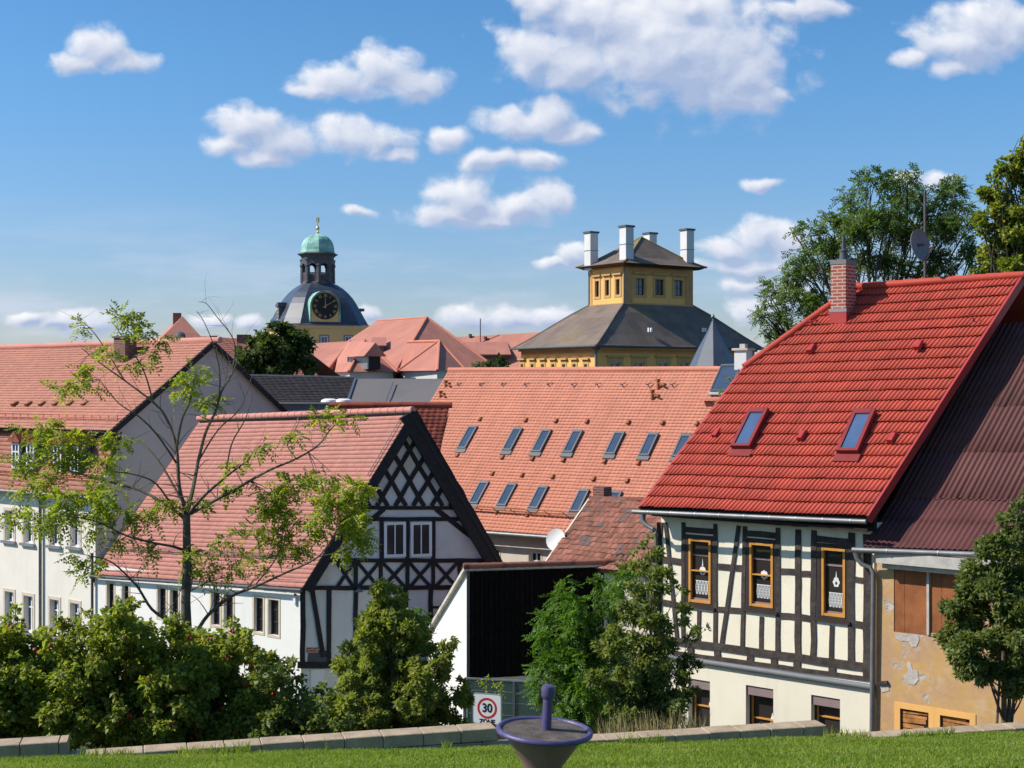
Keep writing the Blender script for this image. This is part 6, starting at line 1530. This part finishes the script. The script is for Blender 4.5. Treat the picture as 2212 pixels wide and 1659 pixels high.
def scatter(clumps, per_m2, sub=7, subr=.42, low=.55):
    """clumps: (x,y,z,rx,ry,rz); sub-clumps on each clump's shell, leaf points in each; returns points and outward directions"""
    pts, outs = [], []
    for c in clumps:
        c = np.array(c, float); r = c[3:6]; ns = max(3, int(sub*(np.mean(r)**.8)/.5**.8)) if sub > 0 else 1
        d = sphere_pts(ns); d[:, 2] = np.where(d[:, 2] < -low, -d[:, 2], d[:, 2])
        cen = c[:3] + d*r*RNG.uniform(.45, .95, (ns, 1)); rad = np.mean(r)*subr*RNG.uniform(.65, 1.3, ns)
        for k in range(ns):
            n = max(4, int(DENS*per_m2*4*np.pi*rad[k]**2)); v = sphere_pts(n); q = cen[k] + v*rad[k]*(RNG.uniform(0, 1, (n, 1))**.45)*np.array([1, 1, .8])
            pts.append(q); o = (q-c[:3])/np.mean(r) + v*.6; outs.append(o)
    return np.concatenate(pts), np.concatenate(outs)
def foliage(name, m, parent, clumps, per_m2, L, W=None, kind='simple', sub=7, subr=.42, pairs=5, ll=.05, lw=.025, droop=.35, low=.55):
    p, o = scatter(clumps, per_m2, sub, subr, low); n = len(p)
    d = o*.7 + RNG.normal(0, .7, (n, 3)); d[:, 2] -= droop
    nr = RNG.normal(0, .45, (n, 3)) + np.array([-.25, -.1, .85]) + o*.45; Ls = L*RNG.uniform(.65, 1.25, n)
    if kind == 'simple': co, fs = leaf_quads(p, d, nr, Ls, (W or L*.5)*RNG.uniform(.8, 1.2, n))
    else: co, fs = pinnate(p, d, nr, Ls, pairs, ll, lw)
    return mesh_np(name, co, fs, m, parent)
def curve_pts(a, b, n=5, sag=.1, rnd=random):
    a, b = V3(a), V3(b); L = (b-a).length; off = V3((rnd.uniform(-1, 1), rnd.uniform(-1, 1), rnd.uniform(-.3, .8)))*L*sag
    return [a.lerp(b, t) + off*math.sin(math.pi*t) for t in [i/n for i in range(n+1)]]
def px_clumps(lst, D, depth=.9, flat=.9):
    out = []
    for c in lst:
        x, y, r = c[:3]; dd = c[3] if len(c) > 3 else random.uniform(-.6, .6)
        p = P(x, y, D+dd); R = r/F*D; out.append((p.x, p.y, p.z, R, R*depth, R*flat))
    return out
def tree(name, label, cat, base_px, D, lst, m, per_m2, L, W=None, bark='bark_dark', r0=.12, rs=1.0, kind='simple', fork=.35, group=None, sub=7, subr=.42, low=.55, stems=1, twigs=3, flat=.9, **kw):
    b = P(base_px[0], base_px[1], D); b.z = min(b.z, float(gz(b.x, b.y)))
    cl = px_clumps([(c[0], c[1], c[2]*rs, *c[3:]) for c in lst], D, .9, flat); t = thing(name, label, cat, tuple(b), group)
    cz = max(c[2] for c in cl); mx = sum(c[0] for c in cl)/len(cl); my = sum(c[1] for c in cl)/len(cl)
    mb = MB(); tops = []
    for s in range(stems):
        lean = V3((random.uniform(-.12, .12)*s, random.uniform(-.12, .12)*s, 0))*(cz-b.z)*.5
        top = V3((b.x + (mx-b.x)*.6, b.y + (my-b.y)*.6, b.z + (cz-b.z)*.78)) + lean
        pts = curve_pts(b + V3((random.uniform(-.08, .08)*s, random.uniform(-.08, .08)*s, -.15)), top, 8, .03); rr = [r0/(1+.4*s)*(1-.85*i/8) for i in range(9)]
        mb.tube(pts, rr, 8); tops.append((pts, rr))
    for c in cl:
        pts, rr = random.choice(tops); cen = V3(c[:3])
        k = max(1, min(7, int(8*(fork + (1-fork)*max(0, min(1, (cen.z-c[5]*.8-b.z)/(cz-b.z)))) - random.uniform(.5, 2))))
        st = pts[k]; q = curve_pts(st, cen, 5, .08); r_ = max(.012, rr[k]*.55); mb.tube(q, [r_*(1-.8*i/5) for i in range(6)], 6, False)
        for j in range(twigs):
            d = V3(sphere_pts(1)[0])*c[3]*.85; d.z = abs(d.z)*.8; q2 = curve_pts(q[random.choice((3, 4, 5))], cen + d, 4, .1); mb.tube(q2, [r_*.35*(1-.8*i/4) for i in range(5)], 4, False)
    mb.build('trunk', bark, t, smooth=True)
    foliage('crown', m, t, cl, per_m2, L, W, kind, sub, subr, low=low, **kw)
    return t, cl

# sapling on the left, sparse robinia drawn limb by limb
def sapling():
    D = 21.5; b = P(403, 1400, D); g = float(gz(b.x, b.y))
    t = thing('robinia_sapling', 'sparse young robinia tree with bare upper twigs and yellow-green leaves at the left', 'tree', (b.x, b.y, g))
    rnd = random.Random(5); mb = MB(); nodes = []
    def limb(pts, d0, d1, r0, r1, n=6):
        P3 = []
        m = len(pts); ph = rnd.uniform(0, 6)
        for i, (x, y) in enumerate(pts):
            f = i/(m-1); P3.append(P(x, y, D + d0 + (d1-d0)*f))
        Q = []
        for i in range(m-1):
            for k in range(4):
                f = k/4; a, b_ = P3[max(i-1, 0)], P3[i]; c, d = P3[i+1], P3[min(i+2, m-1)]
                Q.append(.5*((2*b_) + (c-a)*f + (2*a-5*b_+4*c-d)*f*f + (3*b_-a-3*c+d)*f**3))
        Q.append(P3[-1]); N = len(Q); rr = [r0 + (r1-r0)*(i/(N-1))**.8 for i in range(N)]
        mb.tube(Q, rr, n, False); nodes.extend([(q, rr[i]) for i, q in enumerate(Q) if i > 3]); return Q, rr
    s = D/F
    base = V3((b.x, b.y, g-.2)); top = P(403, 1112, D)
    mb.tube([base, P(404, 1380, D), P(401, 1300, D), P(404, 1220, D), top], [.105, .082, .074, .066, .056], 10); nodes += [(P(403, y, D), .06) for y in (1150, 1200, 1250, 1300)]
    L = [([(403, 1116), (400, 1100), (387, 1050), (381, 966), (359, 903), (331, 869), (269, 822), (216, 784), (176, 752)], 0, .5, .040, .008),
         ([(381, 966), (394, 903), (409, 872), (416, 840), (421, 806)], .1, -.5, .024, .006),
         ([(403, 1112), (406, 1103), (420, 1040), (428, 997), (444, 935), (466, 888), (478, 847), (500, 810), (512, 778), (513, 738)], 0, .3, .042, .007),
         ([(466, 888), (474, 850), (474, 800), (462, 747), (440, 694), (424, 672)], .2, -.3, .017, .004),
         ([(500, 812), (508, 760), (500, 725), (469, 685), (446, 656), (428, 652)], .3, .6, .014, .004),
         ([(409, 1110), (437, 1075), (487, 1031), (531, 997), (546, 978)], 0, -.6, .030, .008),
         ([(487, 1031), (500, 960), (531, 903), (545, 852)], -.4, -.2, .016, .005),
         ([(412, 1109), (469, 1078), (525, 1047), (581, 1016), (640, 991), (687, 962), (712, 930), (735, 908)], 0, -.9, .034, .006),
         ([(400, 1122), (378, 1103), (312, 1063), (259, 1047), (187, 1028), (109, 1003), (52, 986)], 0, .8, .034, .006),
         ([(378, 1103), (337, 1045), (290, 1025), (234, 1016), (205, 990)], 0, -.4, .020, .006),
         ([(402, 1190), (375, 1181), (328, 1172), (275, 1158), (203, 1125), (120, 1115), (40, 1130)], 0, -.9, .028, .006),
         ([(403, 1382), (384, 1376), (369, 1347), (328, 1316), (300, 1272), (275, 1244), (237, 1212), (190, 1200)], 0, -.7, .038, .008),
         ([(404, 1382), (420, 1372), (450, 1328), (500, 1288), (547, 1269), (609, 1241), (687, 1203), (725, 1150), (760, 1095)], 0, -1.0, .038, .007),
         ([(547, 1269), (600, 1200), (610, 1140), (600, 1080)], -.5, -.2, .014, .005), ([(687, 1203), (740, 1190), (772, 1170)], -.9, -.6, .012, .004),
         ([(403, 1282), (409, 1278), (453, 1256), (500, 1245)], 0, .4, .016, .005),
         ([(640, 991), (620, 960), (640, 940)], -.7, -.5, .010, .004), ([(331, 869), (310, 800), (270, 735), (245, 700)], .3, 0, .015, .004),
         ([(269, 822), (215, 735), (187, 702), (172, 692)], .4, .7, .012, .004), ([(381, 1000), (340, 940), (300, 900), (255, 870), (215, 820)], .1, -.6, .02, .005),
         ([(428, 997), (470, 930), (520, 880), (548, 800)], .1, .8, .016, .004), ([(397, 1090), (352, 1010), (310, 960), (262, 940), (190, 930)], 0, .9, .022, .005)]
    for pts, d0, d1, r0, r1 in L: limb(pts, d0, d1, r0, r1)
    # bare twigs
    for k in range(230):
        q, r = rnd.choice(nodes); x = CX + q.x/q.y*F; y = CY - q.z/q.y*F
        e = q + V3((rnd.uniform(-.42, .42), rnd.uniform(-.4, .4), rnd.uniform(-.05, .55)))
        mb.tube(curve_pts(q, e, 4, .14, rnd), [max(.003, r*.35)*(1-.7*i/4) for i in range(5)], 4, False)
    cl = [(270, 698, 30), (175, 712, 20), (330, 722, 24), (170, 800, 24), (250, 762, 30), (290, 790, 22), (138, 845, 20), (188, 832, 24), (80, 925, 32), (115, 965, 38), (30, 1012, 26), (140, 1005, 34), (85, 1052, 36), (155, 1085, 36), (30, 1130, 26), (105, 1112, 34),
          (200, 1082, 34), (245, 1052, 28), (225, 1130, 30), (180, 1205, 26), (190, 1240, 18), (420, 1088, 22), (372, 1092, 24), (425, 832, 22), (445, 870, 24), (415, 800, 12), (562, 972, 24), (548, 1062, 28), (605, 1082, 34), (648, 1052, 30), (700, 1032, 26), (692, 908, 22), (738, 905, 20),
          (638, 942, 22), (585, 1112, 34), (700, 1082, 36), (765, 1062, 28), (790, 1052, 16), (650, 1132, 34), (722, 1122, 36), (760, 1165, 32), (542, 1155, 26), (582, 1175, 30), (505, 1172, 24), (472, 1202, 20), (622, 1182, 32), (492, 1240, 22), (420, 1190, 20), (402, 1225, 18), (440, 1235, 20), (300, 1120, 26), (330, 1200, 22),
          (270, 1165, 26), (560, 1215, 22), (480, 1060, 20), (520, 1010, 18), (245, 960, 28), (190, 945, 30), (60, 985, 26), (770, 1120, 22), (740, 1195, 24), (380, 850, 12), (330, 760, 14), (300, 708, 16), (240, 1000, 24), (70, 1130, 24), (250, 1105, 26)]
    cc = []
    for x, y, r in cl:
        best = min(nodes, key=lambda nq: (CX + nq[0].x/nq[0].y*F - x)**2 + (CY - nq[0].z/nq[0].y*F - y)**2); dd = best[0].y - D + rnd.uniform(-.25, .25)
        p = P(x, y, D+dd); R = r/F*D*1.05; cc.append((p.x, p.y, p.z, R*1.35, R*1.2, R*.62))
        for j in range(5):
            e = p + V3((rnd.uniform(-R, R), rnd.uniform(-R, R), rnd.uniform(-.3*R, .7*R))); mb.tube(curve_pts(best[0], e, 5, .07, rnd), [max(.004, best[1]*.45)*(1-.75*i/5) for i in range(6)], 4, False)
    mb.build('trunk', 'bark', t, smooth=True)
    foliage('crown', 'robinia_leaf', t, cc, 30, .21, kind='pinnate', sub=7, subr=.42, pairs=5, ll=.066, lw=.036, droop=.35)
sapling()

# rose bushes with red hips along the wall
def roses():
    D = 19.2
    sets = [('tall rose bush with yellowing leaves at the far left behind the raised wall', (70, 1600), [(-60, 1440, 90), (-40, 1560, 80), (30, 1400, 62), (20, 1500, 80), (85, 1440, 66), (60, 1560, 70), (125, 1520, 75), (25, 1350, 26)], 'rose_leaf', 120),
            ('dense broad rose bush with red hips in front of the sapling', (280, 1600), [(190, 1420, 58), (240, 1380, 60), (300, 1400, 60), (170, 1500, 70), (260, 1480, 75), (340, 1470, 75), (230, 1560, 70), (330, 1560, 70), (270, 1345, 32), (140, 1375, 30), (200, 1345, 24)], 'rose_leaf', 120),
            ('rose bush with clusters of red hips left of the white house corner', (470, 1600), [(420, 1420, 62), (480, 1420, 52), (540, 1440, 55), (400, 1500, 72), (480, 1510, 75), (550, 1520, 62), (420, 1570, 60), (500, 1575, 60), (500, 1385, 34), (380, 1390, 40)], 'rose_leaf', 120),
            ('airy low rose bush with blue-green leaves below the white house corner', (620, 1600), [(590, 1480, 42), (620, 1520, 48), (570, 1560, 50), (640, 1570, 45), (665, 1530, 28), (700, 1590, 30), (640, 1462, 22)], 'dark_shrub_leaf', 85)]
    for i, (lab, bp, cl, m, den) in enumerate(sets):
        lst = [(x, y, r*1.12, random.uniform(-.7, .7)) for x, y, r in cl] + [(x + random.uniform(-30, 30), y + random.uniform(-8, 45), r*.95, random.uniform(-.8, .5)) for x, y, r in cl] + [(x + random.uniform(-40, 40), 1575 + random.uniform(-25, 20), 45, random.uniform(-.8, -.2)) for x, y, r in cl]
        t, cc = tree('rose_bush', lab, 'bush', bp, D + (.3, 0, .2, -.1)[i], lst, m, den*1.25, .078, .056, 'bark_dark', .022, fork=.05, stems=5, sub=13, subr=.38, low=1.0, droop=.15, group='rose bushes behind the low wall')
        n = (4, 14, 26, 3)[i]; me = None
        for k in range(n):
            c = cc[random.randrange(len(cc))]; d = sphere_pts(1)[0]; d[1] = -abs(d[1]); d[2] = abs(d[2])*.9; p = V3(c[:3]) + V3(d)*c[3]*random.uniform(.85, 1.12)
            if me is None:
                mb = MB(); mb.lathe(p, [(.004, -.024), (.017, -.012), (.020, .002), (.014, .016), (.006, .024)], 8); h0 = mb.build('rose_hip', 'hip_red', t, smooth=True); me = h0; p0 = p
            else:
                h = me.copy(); COL.objects.link(h); h.parent = t; h.location = p - p0
                if random.random() < .6:
                    h2_ = me.copy(); COL.objects.link(h2_); h2_.parent = t; h2_.location = p - p0 + V3((random.uniform(-.05, .05), -.01, random.uniform(-.05, .05)))
        # long arching shoots breaking the outline
        L_ = []
        for k in range(22):
            c = cc[random.randrange(len(cc))]; a = V3(c[:3]); e = a + V3((random.uniform(-.5, .5), random.uniform(-.4, .3), random.uniform(.25, .75)))*c[3]*2.0
            q = curve_pts(a, e, 5, .12); mb = MB(); mb.tube(q, [.006, .006, .005, .004, .003, .002], 4, False); L_ += [(*p, .07, .07, .07) for p in q[2:]]; mb.build('shoot', 'bark_dark', t)
        foliage('shoot_leaves', m, t, L_, 130, .075, .052, sub=0, subr=.8, droop=.1)
roses()

tree('rowan_shrub', 'bushy pyramid-shaped young tree with orange-tinged leaves left of the speed sign', 'tree', (838, 1570), 21.0,
     [(832, 1290, 24), (845, 1330, 36), (815, 1365, 38), (870, 1375, 42), (790, 1415, 48), (850, 1425, 52), (905, 1410, 40), (765, 1470, 50), (830, 1490, 60), (900, 1475, 52), (945, 1450, 36), (780, 1540, 56), (850, 1555, 62), (920, 1540, 56), (965, 1500, 40), (735, 1520, 42), (800, 1390, 50), (860, 1470, 66), (810, 1530, 66), (890, 1560, 64), (760, 1570, 50), (845, 1300, 34), (970, 1390, 20), (955, 1420, 24), (832, 1262, 17), (838, 1285, 30), (842, 1320, 42), (822, 1350, 46), (862, 1352, 44), (800, 1360, 34), (890, 1372, 34), (780, 1350, 20), (748, 1420, 22), (975, 1550, 26), (990, 1480, 16)], 'shrub_leaf', 360, .080, .040, rs=1.14, bark='bark', r0=.05, fork=.08, stems=3, sub=13, subr=.34, low=1.0, droop=.0)
tree('green_shrub', 'loose bright green shrub between the white pier and the pyramid-shaped young tree', 'bush', (735, 1600), 22.8,
     [(725, 1500, 22), (712, 1545, 26), (735, 1560, 30), (760, 1580, 30), (705, 1580, 26), (690, 1600, 24)], 'bright_leaf', 110, .13, kind='pinnate', r0=.03, fork=.1, stems=3, sub=7, pairs=4, ll=.05, lw=.024, low=1.0)
tree('back_bush', 'small bright green bush peeping over the right side of the pyramid-shaped young tree', 'bush', (905, 1400), 24.5,
     [(905, 1322, 20), (892, 1345, 22), (915, 1350, 18), (905, 1370, 24)], 'bright_leaf', 110, .12, kind='pinnate', r0=.03, fork=.1, stems=3, sub=7, pairs=4, ll=.05, lw=.024, low=1.0)
tree('bright_robinia', 'bright green feathery young robinia in front of the black barn', 'tree', (1262, 1580), 26.5,
     [(1215, 1290, 26), (1240, 1320, 36), (1195, 1345, 36), (1265, 1350, 42), (1310, 1320, 34), (1340, 1290, 34), (1175, 1385, 26), (1225, 1395, 44), (1285, 1400, 46), (1190, 1440, 36), (1240, 1455, 48), (1290, 1460, 46), (1195, 1490, 36), (1250, 1510, 46), (1230, 1550, 38), (1280, 1560, 40), (1360, 1250, 28), (1330, 1400, 40), (1165, 1450, 18), (1215, 1255, 14), (1300, 1262, 20)],
     'bright_leaf', 42, .24, kind='pinnate', r0=.06, fork=.1, stems=2, sub=8, subr=.45, pairs=6, ll=.065, lw=.030, low=.8, droop=.5)
tree('slender_shrub', 'tall slender dark green young tree in front of the half-timbered corner', 'tree', (1392, 1590), 20.0,
     [(1398, 1165, 16), (1408, 1205, 24), (1390, 1240, 30), (1425, 1255, 32), (1375, 1290, 34), (1415, 1305, 42), (1360, 1345, 38), (1410, 1365, 48), (1455, 1330, 32), (1340, 1410, 42), (1395, 1425, 54), (1450, 1415, 46), (1330, 1475, 46), (1390, 1490, 56), (1450, 1480, 50), (1485, 1450, 30), (1345, 1540, 46), (1405, 1550, 52), (1455, 1535, 42), (1480, 1510, 30), (1495, 1385, 20), (1515, 1362, 14), (1470, 1270, 16), (1300, 1400, 20), (1375, 1190, 14)],
     'dark_shrub_leaf', 340, .084, .038, 'bark', .05, rs=1.14, fork=.06, stems=3, sub=12, subr=.34, low=1.0, droop=-.05)
tree('round_shrub', 'dark glossy round-crowned young tree at the right edge in front of the ochre wall', 'tree', (2170, 1570), 20.6,
     [(2200, 1110, 30), (2185, 1160, 40), (2230, 1150, 45), (2150, 1210, 46), (2205, 1220, 56), (2110, 1265, 44), (2165, 1285, 58), (2225, 1290, 60), (2075, 1315, 40), (2125, 1345, 56), (2190, 1355, 62), (2245, 1360, 60), (2075, 1385, 44), (2130, 1415, 54), (2195, 1425, 58), (2250, 1440, 50), (2100, 1455, 36), (2160, 1475, 44), (2215, 1480, 44), (2060, 1350, 24), (2215, 1075, 16)],
     'glossy_leaf', 360, .086, .042, 'bark', .05, rs=1.18, fork=.25, stems=4, sub=13, subr=.34, low=.8, droop=-.05)
tree('sign_shrub', 'thin light green shoots sticking up behind the speed sign', 'plant', (1060, 1590), 28.5,
     [(1042, 1480, 12), (1058, 1462, 10), (1075, 1478, 12), (1085, 1500, 12), (1050, 1500, 12), (1068, 1505, 12)], 'robinia_leaf', 90, .075, .035, r0=.012, fork=.1, stems=4, sub=5, low=1.)
tree('dark_tree', 'round dense dark green tree below the clock tower', 'tree', (600, 850), 80,
     [(600, 735, 42), (560, 750, 36), (640, 748, 36), (540, 778, 34), (590, 775, 46), (645, 782, 38), (665, 795, 18), (530, 800, 24), (610, 805, 40), (570, 805, 36), (575, 728, 24), (625, 725, 22)],
     'distant_leaf', 16, .30, .22, r0=.35, fork=.25, sub=6, subr=.40, low=.8)
for lab, bp, cl in (('small dark round treetop beside the pyramid roof, left of two', (1040, 830), [(1035, 790, 13), (1048, 795, 11), (1026, 796, 10)]),
                    ('small dark treetop left of the yellow pavilion, right of two', (1078, 830), [(1072, 783, 15), (1084, 790, 13), (1064, 793, 12), (1090, 796, 10)])):
    tree('small_tree', lab, 'tree', bp, 97, cl, 'distant_leaf', 12, .28, .2, r0=.15, sub=6, subr=.45, low=.8, group='treetops by the yellow pavilion')
tree('spreading_robinia', 'large spreading dark green robinia behind the red roof and its chimney', 'tree', (1925, 760), 47,
     [(1880, 400, 44, -1), (1940, 395, 44, 0), (1990, 430, 50, 1), (2050, 425, 44, 0), (1830, 425, 30, 0), (1850, 460, 44, 1), (1920, 460, 54, -1), (2000, 480, 54, 0), (2075, 455, 38, 1), (1800, 490, 44, 0), (1870, 510, 50, -1), (1950, 530, 56, 1), (2040, 520, 50, 0), (2090, 490, 36, -1), (1750, 510, 36, 0), (1790, 550, 50, 1), (1850, 570, 48, 0), (1730, 560, 36, -1), (1930, 585, 54, 0), (2020, 575, 50, 1), (2080, 560, 36, 0),
      (1700, 610, 40, 0), (1755, 600, 50, 1), (1665, 640, 34, 0), (1715, 660, 46, -1), (1770, 650, 40, 0), (1660, 690, 34, 0), (1690, 715, 34, 1), (1650, 715, 18, 0), (1640, 680, 16, 0), (1680, 745, 26, 0), (2110, 540, 24, 0), (2100, 580, 30, 0), (1715, 505, 16, 0), (1960, 385, 26, 0)],
     'far_robinia_leaf', 11.5, .32, kind='pinnate', r0=.36, fork=.5, flat=.62, sub=7, subr=.38, pairs=5, ll=.105, lw=.05, low=.5, droop=.2, twigs=4)
tree('yellowing_tree', 'tall tree with yellowing leaves at the right edge above the red roof', 'tree', (2240, 800), 44,
     [(2215, 330, 36), (2180, 370, 40), (2230, 390, 50), (2165, 420, 42), (2210, 445, 56), (2150, 475, 44), (2200, 500, 58), (2120, 490, 24), (2150, 540, 50), (2210, 560, 60), (2130, 570, 34), (2180, 590, 44), (2260, 480, 60), (2260, 350, 50), (2150, 385, 20), (2215, 305, 20)],
     'yellowing_leaf', 42, .15, .11, r0=.35, fork=.2, sub=9, subr=.36, low=.8)
tree('corner_tree', 'small dark leafy treetop at the left verge of the red roof', 'tree', (1580, 960), 36.0,
     [(1575, 830, 15), (1560, 845, 14), (1578, 852, 14), (1552, 868, 9), (1590, 825, 10), (1585, 870, 14), (1590, 890, 16)], 'dark_shrub_leaf', 70, .10, .05, r0=.06, sub=7, subr=.42, low=.9)
# dry grass clump by the slender tree and weeds near the wall
def drygrass():
    n = 900; X = RNG.normal(.45, .55, n); X = np.where(X > -.6, X, .3); X = RNG.uniform(1.2, 2.6, n); Y = yw(X) + RNG.uniform(.35, 1.6, n); Z = gz(X, Y); H = RNG.uniform(.2, .55, n)
    la = RNG.uniform(0, 6.28, n); le = H*RNG.uniform(.1, .5, n); p = np.stack([X, Y, Z], 1); tip = p + np.stack([np.cos(la)*le, np.sin(la)*le, H], 1)
    co, fs = leaf_quads(p, tip-p, np.stack([np.cos(la+1.5), np.sin(la+1.5), np.zeros(n)], 1), H, np.full(n, .012))
    o = mesh_np('dry_grass', co, fs, 'robinia_leaf'); o['kind'] = 'stuff'; tag(o, 'tall pale dry grass behind the wall at the foot of the slender tree', 'grass')
    o.data.materials[0] = mat('dry_grass', (.30, .24, .10), .9, .3, 3)
drygrass()
